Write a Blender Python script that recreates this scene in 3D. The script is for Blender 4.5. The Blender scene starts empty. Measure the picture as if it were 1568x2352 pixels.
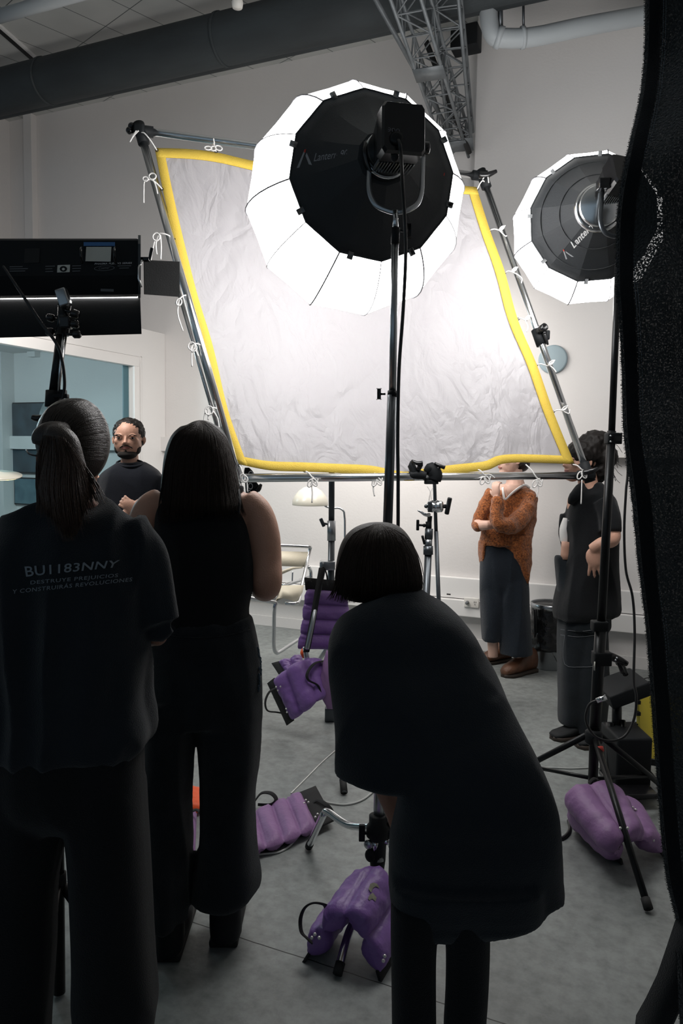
import bpy, bmesh, math, random
from math import sin, cos, pi, atan, tan, radians, sqrt
from mathutils import Vector, Matrix, noise
from mathutils.bvhtree import BVHTree
random.seed(7)
# ------------------------------------------------------------------ camera, world, lights, exposure
W, H = 1568, 2352
F = 1750.0
HZ = 1042.0
CH = 1.5
pitch = atan((H/2-HZ)/F); yaw = radians(23.5); roll = radians(0.8)
fw = Vector((-sin(yaw)*cos(pitch), cos(yaw)*cos(pitch), -sin(pitch)))
r0 = Vector((cos(yaw), sin(yaw), 0)); u0 = r0.cross(fw)
rt = r0*cos(roll)+u0*sin(roll); up = u0*cos(roll)-r0*sin(roll)
CAM = Vector((0, 0, CH))
scene = bpy.context.scene
cd = bpy.data.cameras.new('camera'); cam = bpy.data.objects.new('camera', cd); scene.collection.objects.link(cam)
cam.matrix_world = Matrix.Translation(CAM) @ Matrix((rt, up, -fw)).transposed().to_4x4()
cd.sensor_fit = 'VERTICAL'; cd.sensor_height = 36.0; cd.lens = 36.0*F/H; cd.clip_start = 0.05
scene.camera = cam
scene.view_settings.view_transform = 'Standard'; scene.view_settings.look = 'None'
scene.view_settings.gamma = 1.0; scene.view_settings.use_curve_mapping = False
scene.view_settings.exposure = 0.6
world = bpy.data.worlds.new('hall_daylight'); scene.world = world; world.use_nodes = True
bg = world.node_tree.nodes['Background']; bg.inputs[0].default_value = (0.62, 0.82, 1.0, 1); bg.inputs[1].default_value = 0.14
DIFFUSER_POWER = 8.0
# unseen area lamps added to brighten the back and left walls
def area(name, loc, aim, size, power, color=(1, 1, 1), sy=None):
    l = bpy.data.lights.new(name, 'AREA'); l.energy = power; l.color = color; l.shape = 'RECTANGLE'
    l.size = size; l.size_y = sy or size
    o = bpy.data.objects.new(name, l); scene.collection.objects.link(o); o.location = loc
    o.rotation_euler = (Vector(aim)-Vector(loc)).to_track_quat('-Z', 'Y').to_euler(); return o
area('wall_wash', (-2.0, 4.75, 2.3), (-2.0, 5.74, 1.3), 1.6, 26, (1.0, 0.95, 0.9), 1.2)
area('wall_wash.002', (-3.1, 3.0, 2.6), (-4.2, 4.6, 1.4), .8, 26, (1.0, 0.95, 0.9), .5)
def point_fill(name, loc, power, color, r=.15):
    l = bpy.data.lights.new(name, 'POINT'); l.energy = power; l.color = color; l.shadow_soft_size = r
    o = bpy.data.objects.new(name, l); scene.collection.objects.link(o); o.location = loc
point_fill('office_fill', (-5.3, 4.0, 2.1), 30, (0.88, 0.96, 1.0))  # added point lamp without a fixture, brightens the inside of the glazed office

# ------------------------------------------------------------------ helpers
def ray(x, y): return fw + rt*((x-W/2)/F) + up*((H/2-y)/F)
def P(x, y, d): return CAM + ray(x, y)*d
def FL(x, y, z=0.0):
    v = ray(x, y); return CAM + v*((z-CH)/v.z)
def OY(x, y, Y):
    v = ray(x, y); return CAM + v*(Y/v.y)
def OX(x, y, X):
    v = ray(x, y); return CAM + v*(X/v.x)
def mpp(d): return d/F
fh = Vector((-sin(yaw), cos(yaw), 0))      # horizontal forward
coll = scene.collection

def mat(name, col, rough=0.6, metal=0.0, spec=0.5, noise_s=0, noise_a=0.0, bump=0.0, bump_s=40, sheen=0.0, emit=0, trans=0, col2=None, stretch=None, alpha=None, aniso=0):
    m = bpy.data.materials.new(name); m.use_nodes = True
    nt = m.node_tree; b = nt.nodes['Principled BSDF']
    b.inputs['Base Color'].default_value = (*col, 1); b.inputs['Roughness'].default_value = rough
    b.inputs['Metallic'].default_value = metal; b.inputs['Specular IOR Level'].default_value = spec
    if sheen: b.inputs['Sheen Weight'].default_value = sheen
    if trans: b.inputs['Transmission Weight'].default_value = trans
    if emit:
        b.inputs['Emission Color'].default_value = (*col, 1); b.inputs['Emission Strength'].default_value = emit
    tc = nt.nodes.new('ShaderNodeTexCoord'); mp = nt.nodes.new('ShaderNodeMapping'); nt.links.new(tc.outputs['Object'], mp.inputs[0])
    if stretch: mp.inputs['Scale'].default_value = stretch
    if noise_s:
        n = nt.nodes.new('ShaderNodeTexNoise'); n.inputs['Scale'].default_value = noise_s; n.inputs['Detail'].default_value = 6
        nt.links.new(mp.outputs[0], n.inputs['Vector'])
        r = nt.nodes.new('ShaderNodeValToRGB'); r.color_ramp.elements[0].position = .3; r.color_ramp.elements[1].position = .7
        c2 = col2 or tuple(c*(1-noise_a) for c in col)
        r.color_ramp.elements[0].color = (*c2, 1); r.color_ramp.elements[1].color = (*col, 1)
        nt.links.new(n.outputs['Fac'], r.inputs[0]); nt.links.new(r.outputs[0], b.inputs['Base Color'])
    if bump:
        n2 = nt.nodes.new('ShaderNodeTexNoise'); n2.inputs['Scale'].default_value = bump_s; n2.inputs['Detail'].default_value = 4
        nt.links.new(mp.outputs[0], n2.inputs['Vector'])
        bp = nt.nodes.new('ShaderNodeBump'); bp.inputs['Strength'].default_value = bump; bp.inputs['Distance'].default_value = .01
        nt.links.new(n2.outputs['Fac'], bp.inputs['Height']); nt.links.new(bp.outputs[0], b.inputs['Normal'])
    return m

def new_obj(name, me, m=None, parent=None, smooth=True):
    o = bpy.data.objects.new(name, me); coll.objects.link(o)
    if m is not None:
        me.materials.clear(); me.materials.append(m)
    if smooth:
        me.polygons.foreach_set('use_smooth', [True]*len(me.polygons))
    if parent is not None:
        o.parent = parent; o.matrix_parent_inverse = Matrix.Translation(parent.location).inverted()
        # nested parts: compose inverse of world translation chain
        w = Vector(); q = parent
        while q is not None:
            w += q.location; q = q.parent
            break
    return o
def obj(name, bm, m, parent=None, smooth=True, auto=None):
    me = bpy.data.meshes.new(name)
    bmesh.ops.recalc_face_normals(bm, faces=bm.faces)
    bm.to_mesh(me); bm.free()
    o = new_obj(name, me, m, None, smooth)
    if parent is not None: attach(o, parent)
    if auto is not None: sharp(o, auto)
    return o
def attach(o, parent):
    o.parent = parent
    off = Vector(); q = parent
    # only empties carry a location in this scene; mesh parents sit at their own origin
    if q.type == 'EMPTY': off = q.location
    o.matrix_parent_inverse = Matrix.Translation(-off)
def sharp(o, deg=35):
    me = o.data
    bm = bmesh.new(); bm.from_mesh(me)
    a = radians(deg)
    for e in bm.edges:
        if len(e.link_faces) == 2 and e.calc_face_angle(0) > a: e.smooth = False
    bm.to_mesh(me); bm.free()
def tag(o, label=None, cat=None, group=None, kind=None):
    if label: o['label'] = label
    if cat: o['category'] = cat
    if group: o['group'] = group
    if kind: o['kind'] = kind
    return o
def thing(name, label, cat, loc, group=None):
    o = bpy.data.objects.new(name, None); coll.objects.link(o); o.location = loc; o.empty_display_size = .1
    return tag(o, label, cat, group)
def struct(name, bm, m, smooth=False, parent=None, label=None):
    o = obj(name, bm, m, parent, smooth)
    if parent is None: o['kind'] = 'structure'
    if label: o['label'] = label
    return o
B = bmesh.new
def frame_of(z, hint=None):
    z = Vector(z).normalized(); h = Vector(hint) if hint is not None else (Vector((0, 0, 1)) if abs(z.z) < .9 else Vector((1, 0, 0)))
    x = h.cross(z)
    if x.length < 1e-5: x = Vector((0, 1, 0)).cross(z)
    x.normalize(); y = z.cross(x); return x, y, z
def box(bm, c, s, axes=None, bev=0):
    c = Vector(c); ax = axes or (Vector((1, 0, 0)), Vector((0, 1, 0)), Vector((0, 0, 1)))
    r = bmesh.ops.create_cube(bm, size=1)
    M = Matrix((ax[0]*s[0], ax[1]*s[1], ax[2]*s[2])).transposed()
    for v in r['verts']: v.co = c + M @ v.co
    if bev:
        es = list({e for v in r['verts'] for e in v.link_edges})
        bmesh.ops.bevel(bm, geom=es, offset=bev, segments=2, affect='EDGES', profile=.6)
def box2(bm, a, b, bev=0):
    a = Vector(a); b = Vector(b); box(bm, (a+b)/2, [abs(b[i]-a[i]) for i in range(3)], None, bev)
def skin_rings(bm, rings, cap=True, closed=False):
    vs = [[bm.verts.new(p) for p in r] for r in rings]; n = len(vs[0])
    m = len(vs); R = range(m if closed else m-1)
    for i in R:
        a, b = vs[i], vs[(i+1) % m]
        for j in range(n):
            k = (j+1) % n
            try: bm.faces.new((a[j], a[k], b[k], b[j]))
            except ValueError: pass
    if cap and not closed:
        bm.faces.new(list(reversed(vs[0]))); bm.faces.new(vs[-1])
def tube(bm, pts, rad, seg=10, cap=True, closed=False, flat=1.0, hint=None):
    pts = [Vector(p) for p in pts]; n = len(pts)
    rads = rad if isinstance(rad, (list, tuple)) else [rad]*n
    rings = []; px = None
    for i, p in enumerate(pts):
        if closed: t = pts[(i+1) % n]-pts[i-1]
        else: t = (pts[min(i+1, n-1)]-pts[max(i-1, 0)])
        if t.length < 1e-9: t = Vector((0, 0, 1))
        t.normalize()
        if px is None: px, _, _ = frame_of(t, hint)
        px = px - t*px.dot(t)
        if px.length < 1e-6: px, _, _ = frame_of(t)
        px.normalize(); py = t.cross(px)
        rings.append([p + (px*cos(2*pi*k/seg) + py*sin(2*pi*k/seg)*flat)*rads[i] for k in range(seg)])
    skin_rings(bm, rings, cap, closed)
def smooth_path(pts, n=8, closed=False):
    """Catmull-Rom through tuples/vectors of any length"""
    pts = [tuple(p) for p in pts]; m = len(pts); out = []
    segs = m if closed else m-1
    for i in range(segs):
        p0 = pts[(i-1) % m] if (closed or i > 0) else pts[0]
        p1 = pts[i]; p2 = pts[(i+1) % m]
        p3 = pts[(i+2) % m] if (closed or i+2 < m) else pts[-1]
        for k in range(n):
            t = k/n
            out.append(tuple(.5*((2*b)+(-a+c)*t+(2*a-5*b+4*c-e)*t*t+(-a+3*b-3*c+e)*t**3) for a, b, c, e in zip(p0, p1, p2, p3)))
    if not closed: out.append(pts[-1])
    return out
def wtube(bm, pts, r, seg=8, n=8, **k):
    tube(bm, [Vector(p) for p in smooth_path(pts, n)], r, seg, **k)
def ptube(bm, rows, seg=14, n=6):
    """rows (x, y, depth, radius px): round limb through photo points"""
    rr = smooth_path(rows, n) if n > 1 else rows
    tube(bm, [P(a, b, d) for a, b, d, q in rr], [max(q*mpp(d), .0008) for a, b, d, q in rr], seg)
def ploft(bm, rows, d, seg=36, n=5, pw=2.3):
    """rows (y, xl, xr, half thickness m, depth offset): elliptical sections across the sight line"""
    rows = [tuple(r)+(0,)*(5-len(r)) for r in rows]
    rr = smooth_path(rows, n) if n > 1 else rows
    rings = []
    for y, xl, xr, t, o in rr:
        c = P((xl+xr)/2, y, d+o); w = max((xr-xl)/2*mpp(d+o), .002); t = max(t, .002)
        ring = []
        for k in range(seg):
            a = 2*pi*k/seg; ca, sa = cos(a), sin(a)
            e = 2/pw
            ring.append(c + rt*w*math.copysign(abs(ca)**e, ca) + fh*t*math.copysign(abs(sa)**e, sa))
        rings.append(ring)
    skin_rings(bm, rings)
def ell(bm, c, r, axes=None, u=20, v=14):
    ax = axes or (Vector((1, 0, 0)), Vector((0, 1, 0)), Vector((0, 0, 1)))
    s = bmesh.ops.create_uvsphere(bm, u_segments=u, v_segments=v, radius=1)
    r = r if isinstance(r, (tuple, list)) else (r, r, r)
    for q in s['verts']: q.co = Vector(c) + ax[0]*q.co.x*r[0] + ax[1]*q.co.y*r[1] + ax[2]*q.co.z*r[2]
CA = None
def cam_axes(): return (rt, fh, Vector((0, 0, 1)))
def lathe(bm, prof, c, z, seg=24, hint=None):
    x, y, z = frame_of(z, hint); c = Vector(c)
    skin_rings(bm, [[c + z*h + (x*cos(2*pi*k/seg)+y*sin(2*pi*k/seg))*max(r, .0004) for k in range(seg)] for h, r in prof])
def fold(me, amp, s, seed=0, stretch=(1, 1, .35), fine=0):
    """cloth folds: push the surface along its normals with stretched noise"""
    cs = []
    for v in me.vertices:
        p = Vector((v.co.x*stretch[0]*s+seed, v.co.y*stretch[1]*s, v.co.z*stretch[2]*s))
        k = noise.noise(p); k = 1-2*abs(k)
        dd = amp*(k-.5)
        if fine: dd += fine*noise.noise(v.co*38)
        cs.append(v.co + v.normal*dd)
    for v, c in zip(me.vertices, cs): v.co = c
def fuse(name, bm, m, parent, vox=.008, sm=6, folds=None, label=None):
    me = bpy.data.meshes.new(name); bmesh.ops.recalc_face_normals(bm, faces=bm.faces); bm.to_mesh(me); bm.free()
    t = bpy.data.objects.new('tmp', me); coll.objects.link(t)
    a = t.modifiers.new('r', 'REMESH'); a.mode = 'VOXEL'; a.voxel_size = vox
    if sm:
        b = t.modifiers.new('s', 'SMOOTH'); b.iterations = sm; b.factor = .5
    dg = bpy.context.evaluated_depsgraph_get(); dg.update()
    me2 = bpy.data.meshes.new_from_object(t.evaluated_get(dg)); me2.name = name
    bpy.data.objects.remove(t); bpy.data.meshes.remove(me)
    if folds: fold(me2, **folds)
    o = new_obj(name, me2, m, None, True)
    if parent is not None: attach(o, parent)
    if label: o['label'] = label
    return o
def bvh(o):
    return BVHTree.FromPolygons([v.co.copy() for v in o.data.vertices], [tuple(p.vertices) for p in o.data.polygons])
def text_mesh(s, shear=0.0, bold=0.0, space=1.0):
    c = bpy.data.curves.new('t', 'FONT'); c.body = s; c.shear = shear; c.offset = bold; c.space_character = space; c.resolution_u = 3
    o = bpy.data.objects.new('t', c); coll.objects.link(o)
    dg = bpy.context.evaluated_depsgraph_get(); dg.update()
    me = bpy.data.meshes.new_from_object(o.evaluated_get(dg)); bpy.data.objects.remove(o); bpy.data.curves.remove(c)
    vs = [v.co.xy.to_tuple() for v in me.vertices]; fs = [tuple(p.vertices) for p in me.polygons]
    bpy.data.meshes.remove(me)
    x0 = min(v[0] for v in vs); x1 = max(v[0] for v in vs); y0 = min(v[1] for v in vs); y1 = max(v[1] for v in vs)
    return [((x-x0)/(x1-x0), (y-y0)/(y1-y0)) for x, y in vs], fs
def cast_px(tree, x, y, d0, off):
    v = ray(x, y); L = v.length; v = v/L
    h = tree.ray_cast(CAM, v) if tree else (None,)
    return (h[0]-v*off) if h[0] is not None else P(x, y, d0)
def decal(name, uvs, fs, quad, tree, m, parent, d0=2, off=.002, sub=0):
    """flat shape (unit square coords) laid on a surface; quad = photo corners bl, br, tr, tl"""
    bm = B(); bl, br, tr_, tl = [Vector(q) for q in quad]
    def q2(u, v): return bl*(1-u)*(1-v)+br*u*(1-v)+tr_*u*v+tl*(1-u)*v
    V = [bm.verts.new((u, v, 0)) for u, v in uvs]
    for f in fs:
        try: bm.faces.new([V[i] for i in f])
        except ValueError: pass
    if sub: bmesh.ops.subdivide_edges(bm, edges=bm.edges, cuts=sub)
    for v in bm.verts:
        q = q2(v.co.x, v.co.y); v.co = cast_px(tree, q.x, q.y, d0, off)
    return obj(name, bm, m, parent, False)
SQ = ([(0, 0), (1, 0), (1, 1), (0, 1)], [(0, 1, 2, 3)])
def sheet_solid(bm, grid, th):
    """grid[i][j] of points -> closed slab of thickness th"""
    n = len(grid); m = len(grid[0])
    def nrm(i, j):
        a = grid[min(i+1, n-1)][j]-grid[max(i-1, 0)][j]; b = grid[i][min(j+1, m-1)]-grid[i][max(j-1, 0)]
        c = a.cross(b); return c.normalized() if c.length > 1e-9 else Vector((0, 0, 1))
    A = [[bm.verts.new(grid[i][j]+nrm(i, j)*th/2) for j in range(m)] for i in range(n)]
    C = [[bm.verts.new(grid[i][j]-nrm(i, j)*th/2) for j in range(m)] for i in range(n)]
    for i in range(n-1):
        for j in range(m-1):
            bm.faces.new((A[i][j], A[i+1][j], A[i+1][j+1], A[i][j+1])); bm.faces.new((C[i][j], C[i][j+1], C[i+1][j+1], C[i+1][j]))
    for i in range(n-1):
        bm.faces.new((A[i][0], C[i][0], C[i+1][0], A[i+1][0])); bm.faces.new((A[i][m-1], A[i+1][m-1], C[i+1][m-1], C[i][m-1]))
    for j in range(m-1):
        bm.faces.new((A[0][j], A[0][j+1], C[0][j+1], C[0][j])); bm.faces.new((A[n-1][j], C[n-1][j], C[n-1][j+1], A[n-1][j+1]))

# ------------------------------------------------------------------ materials
M = {}
M['wall'] = mat('painted_wall', (.66, .64, .63), .8, noise_s=1.2, noise_a=.06, bump=.12, bump_s=60)
M['wall_grey'] = mat('grey_wall', (.45, .465, .47), .85, noise_s=1.0, noise_a=.06, bump=.12, bump_s=60)
M['trim'] = mat('white_trim', (.78, .77, .76), .45)
M['ceiling'] = None
M['black_metal'] = mat('black_metal', (.012, .013, .014), .35, .6, .5, bump=.05, bump_s=200)
M['black_paint'] = mat('black_paint', (.010, .0115, .013), .6, .0, .2, bump=.08, bump_s=300)
M['black_gloss'] = mat('black_gloss', (.008, .008, .009), .22, .0, .5)
M['chrome'] = mat('chrome', (.62, .64, .66), .16, 1.0)
M['steel'] = mat('steel', (.42, .44, .46), .3, 1.0, bump=.05, bump_s=120)
M['alu'] = mat('aluminium', (.85, .86, .87), .2, 1.0)
M['dark_steel'] = mat('dark_steel', (.1, .11, .12), .35, .9)
M['galv'] = mat('galvanised', (.16, .175, .185), .5, .3, noise_s=14, noise_a=.35)
M['duct'] = mat('duct_dust', (.032, .040, .044), .75, .0, noise_s=5, noise_a=.45, bump=.25, bump_s=50, stretch=(.3, 1, 1))
M['pvc'] = mat('grey_plastic_pipe', (.42, .45, .47), .5, noise_s=3, noise_a=.08)
M['rubber'] = mat('rubber', (.012, .012, .012), .75)
M['cable'] = mat('cable_black', (.01, .01, .011), .42)
M['cable_white'] = mat('cable_white', (.45, .46, .45), .6)
M['cord'] = mat('cotton_cord', (.8, .78, .76), .9, bump=.3, bump_s=600)
M['skirt'] = mat('black_nylon', (.009, .0125, .016), .55, sheen=.25, bump=.3, bump_s=500)
M['blk_fabric'] = mat('black_cotton', (.0085, .0095, .011), .95, spec=.15, sheen=.12, bump=.4, bump_s=350)
M['blk_fabric2'] = mat('washed_black_cotton', (.013, .017, .022), .95, spec=.15, sheen=.2, bump=.4, bump_s=350)
M['denim'] = mat('charcoal_denim', (.018, .023, .028), .95, spec=.15, sheen=.15, noise_s=14, noise_a=.35, bump=.5, bump_s=420)
M['navy'] = mat('navy_wool', (.016, .022, .031), .95, spec=.1, sheen=.2, bump=.6, bump_s=260)
M['navy_tee'] = mat('navy_black_cotton', (.0085, .0105, .016), .95, spec=.1, sheen=.15, bump=.4, bump_s=300)
M['knit'] = mat('rust_knit', (.46, .15, .042), .95, spec=.1, sheen=.3, noise_s=85, noise_a=.45, bump=.9, bump_s=160, col2=(.085, .024, .010))
M['white_cotton'] = mat('white_cotton', (.78, .76, .74), .9)
M['skin'] = mat('skin', (.56, .31, .22), .5, noise_s=9, noise_a=.12, bump=.15, bump_s=220)
M['skin2'] = mat('skin_warm', (.36, .17, .115), .5, noise_s=9, noise_a=.12, bump=.15, bump_s=220)
M['skin3'] = mat('skin_pale', (.60, .38, .30), .5, noise_s=9, noise_a=.1, bump=.15, bump_s=220)
M['lip'] = mat('lips', (.33, .12, .1), .45)
M['hair_blk'] = mat('black_hair', (.010, .008, .007), .5, spec=.2, bump=.3, bump_s=300)
M['hair_dkbr'] = mat('dark_brown_hair', (.022, .013, .009), .36, spec=.5, bump=.3, bump_s=300)
M['hair_soft'] = mat('soft_brown_hair', (.020, .012, .008), .55, spec=.2, bump=.3, bump_s=300)
M['hair_br'] = mat('brown_hair', (.045, .022, .013), .38, spec=.5, bump=.3, bump_s=300)
M['beard'] = mat('beard', (.02, .014, .011), .8, bump=1, bump_s=500)
M['eye'] = mat('eye_white', (.55, .5, .46), .3)
M['iris'] = mat('iris', (.02, .012, .008), .2)
M['leather'] = mat('brown_leather', (.13, .052, .024), .5, noise_s=20, noise_a=.4, bump=.3, bump_s=90)
M['sole'] = mat('shoe_sole', (.03, .02, .014), .7)
M['purple'] = mat('purple_vinyl', (.23, .115, .38), .42, spec=.5, noise_s=6, noise_a=.18, bump=.25, bump_s=60)
M['violet'] = mat('faded_violet_vinyl', (.285, .15, .33), .5, noise_s=6, noise_a=.15, bump=.25, bump_s=60)
M['orange'] = mat('orange_vinyl', (.8, .10, .02), .55, bump=.2, bump_s=70)
M['webbing'] = mat('black_webbing', (.008, .008, .009), .7, bump=.6, bump_s=500)
M['yellow'] = mat('yellow_webbing', (.66, .46, .06), .75, bump=.5, bump_s=300)
M['yellow_board'] = mat('yellow_board', (.78, .62, .05), .6, noise_s=8, noise_a=.08)
M['cream'] = mat('cream_leather', (.70, .65, .52), .5, bump=.1, bump_s=60)
M['cream_gloss'] = mat('cream_enamel', (.62, .60, .52), .25)
M['plastic_bag'] = mat('bin_liner', (.012, .012, .013), .25, bump=1.0, bump_s=22)
M['white_plastic'] = mat('white_plastic', (.72, .7, .66), .4)
M['paper'] = mat('paper_label', (.62, .62, .56), .7)
M['blue_tape'] = mat('blue_tape', (.05, .16, .38), .6)
M['print_grey'] = mat('grey_print', (.16, .17, .18), .8)
M['print_shirt'] = mat('shirt_print', (.19, .22, .25), .8)
M['print_white'] = mat('white_print', (.6, .6, .6), .8)
M['red'] = mat('red_print', (.55, .04, .02), .6)
M['red_tape'] = mat('red_tape', (.6, .06, .04), .6)
M['seam'] = mat('seam_tape', (.10, .10, .11), .8)
M['tab'] = mat('grey_tab', (.32, .33, .34), .6)
M['rivet'] = mat('rivet', (.7, .68, .66), .3, .7)
M['vent_grey'] = mat('blue_grey_plastic', (.27, .345, .38), .6)
M['black_cloth'] = None
# ------------------------------------------------------------------ special materials
def diffuser_mat():
    m = bpy.data.materials.new('lit_diffuser'); m.use_nodes = True; nt = m.node_tree; nt.nodes.clear()
    o = nt.nodes.new('ShaderNodeOutputMaterial'); e = nt.nodes.new('ShaderNodeEmission')
    e.inputs[0].default_value = (1.0, .985, .97, 1); e.inputs[1].default_value = DIFFUSER_POWER
    nt.links.new(e.outputs[0], o.inputs[0]); return m
M['diffuser'] = diffuser_mat()
M['tube_light'] = mat('fluorescent_tube', (1, .97, .93), .5, emit=9)
M['warm_light'] = mat('warm_lamp', (1, .85, .45), .5, emit=2.2)
def floor_mat():
    m = mat('polished_concrete', (.2, .2, .2), .42, spec=.4, bump=.12, bump_s=30); nt = m.node_tree; b = nt.nodes['Principled BSDF']
    tc = nt.nodes.new('ShaderNodeTexCoord')
    def nz(s, det=8):
        n = nt.nodes.new('ShaderNodeTexNoise'); n.inputs['Scale'].default_value = s; n.inputs['Detail'].default_value = det; n.inputs['Roughness'].default_value = .65
        nt.links.new(tc.outputs['Object'], n.inputs['Vector']); return n
    a = nz(1.6); c = nz(22)
    r1 = nt.nodes.new('ShaderNodeValToRGB'); e = r1.color_ramp.elements
    e[0].position = .3; e[0].color = (.175, .19, .188, 1); e[1].position = .72; e[1].color = (.33, .35, .342, 1)
    nt.links.new(a.outputs['Fac'], r1.inputs[0])
    r2 = nt.nodes.new('ShaderNodeValToRGB'); e = r2.color_ramp.elements
    e[0].position = .32; e[0].color = (.72, .72, .72, 1); e[1].position = .6; e[1].color = (1.05, 1.05, 1.05, 1)
    nt.links.new(c.outputs['Fac'], r2.inputs[0])
    mx = nt.nodes.new('ShaderNodeMix'); mx.data_type = 'RGBA'; mx.blend_type = 'MULTIPLY'; mx.inputs[0].default_value = 1
    nt.links.new(r1.outputs[0], mx.inputs[6]); nt.links.new(r2.outputs[0], mx.inputs[7])
    # sawn joint running across the slab
    p, q = FL(540, 2150), FL(1150, 2348); t = (q-p).normalized(); n = Vector((-t.y, t.x, 0)); k = -n.dot(p)
    dp = nt.nodes.new('ShaderNodeVectorMath'); dp.operation = 'DOT_PRODUCT'; dp.inputs[1].default_value = n; nt.links.new(tc.outputs['Object'], dp.inputs[0])
    ad = nt.nodes.new('ShaderNodeMath'); ad.operation = 'ADD'; ad.inputs[1].default_value = k; nt.links.new(dp.outputs['Value'], ad.inputs[0])
    w = nz(5, 3); wm = nt.nodes.new('ShaderNodeMath'); wm.operation = 'MULTIPLY_ADD'; wm.inputs[1].default_value = .012; wm.inputs[2].default_value = -.006
    nt.links.new(w.outputs['Fac'], wm.inputs[0]); a2 = nt.nodes.new('ShaderNodeMath'); a2.operation = 'ADD'
    nt.links.new(ad.outputs[0], a2.inputs[0]); nt.links.new(wm.outputs[0], a2.inputs[1])
    ab = nt.nodes.new('ShaderNodeMath'); ab.operation = 'ABSOLUTE'; nt.links.new(a2.outputs[0], ab.inputs[0])
    lt = nt.nodes.new('ShaderNodeMath'); lt.operation = 'LESS_THAN'; lt.inputs[1].default_value = .0022; nt.links.new(ab.outputs[0], lt.inputs[0])
    mj = nt.nodes.new('ShaderNodeMix'); mj.data_type = 'RGBA'; mj.inputs[7].default_value = (.03, .033, .033, 1)
    nt.links.new(lt.outputs[0], mj.inputs[0]); nt.links.new(mx.outputs[2], mj.inputs[6]); nt.links.new(mj.outputs[2], b.inputs['Base Color'])
    rr = nt.nodes.new('ShaderNodeMapRange'); rr.inputs[3].default_value = .3; rr.inputs[4].default_value = .6; nt.links.new(a.outputs['Fac'], rr.inputs[0]); nt.links.new(rr.outputs[0], b.inputs['Roughness'])
    return m
M['floor'] = floor_mat()
def ceiling_mat():
    m = mat('insulation_panels', (.33, .345, .34), .7, bump=.6, bump_s=3.2, stretch=(1, 1, 1)); nt = m.node_tree; b = nt.nodes['Principled BSDF']
    tc = nt.nodes.new('ShaderNodeTexCoord'); sx = nt.nodes.new('ShaderNodeSeparateXYZ'); nt.links.new(tc.outputs['Object'], sx.inputs[0])
    def line(out, per, w):
        a = nt.nodes.new('ShaderNodeMath'); a.operation = 'PINGPONG'; a.inputs[1].default_value = per/2; nt.links.new(out, a.inputs[0])
        c = nt.nodes.new('ShaderNodeMath'); c.operation = 'LESS_THAN'; c.inputs[1].default_value = w; nt.links.new(a.outputs[0], c.inputs[0]); return c
    def comb(ax, ay):
        d = nt.nodes.new('ShaderNodeVectorMath'); d.operation = 'DOT_PRODUCT'; d.inputs[1].default_value = (ax, ay, 0); nt.links.new(tc.outputs['Object'], d.inputs[0]); return d.outputs['Value']
    l1 = line(comb(.94, -.34), .34, .0035); l2 = line(comb(.34, .94), .62, .0035)
    mxx = nt.nodes.new('ShaderNodeMath'); mxx.operation = 'MAXIMUM'; nt.links.new(l1.outputs[0], mxx.inputs[0]); nt.links.new(l2.outputs[0], mxx.inputs[1])
    n = nt.nodes.new('ShaderNodeTexNoise'); n.inputs['Scale'].default_value = 2.2; nt.links.new(tc.outputs['Object'], n.inputs['Vector'])
    r = nt.nodes.new('ShaderNodeValToRGB'); r.color_ramp.elements[0].color = (.38, .395, .385, 1); r.color_ramp.elements[1].color = (.58, .58, .56, 1)
    nt.links.new(n.outputs['Fac'], r.inputs[0])
    mj = nt.nodes.new('ShaderNodeMix'); mj.data_type = 'RGBA'; mj.inputs[7].default_value = (.10, .11, .11, 1)
    nt.links.new(mxx.outputs[0], mj.inputs[0]); nt.links.new(r.outputs[0], mj.inputs[6]); nt.links.new(mj.outputs[2], b.inputs['Base Color'])
    return m
M['ceiling'] = ceiling_mat()
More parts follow.
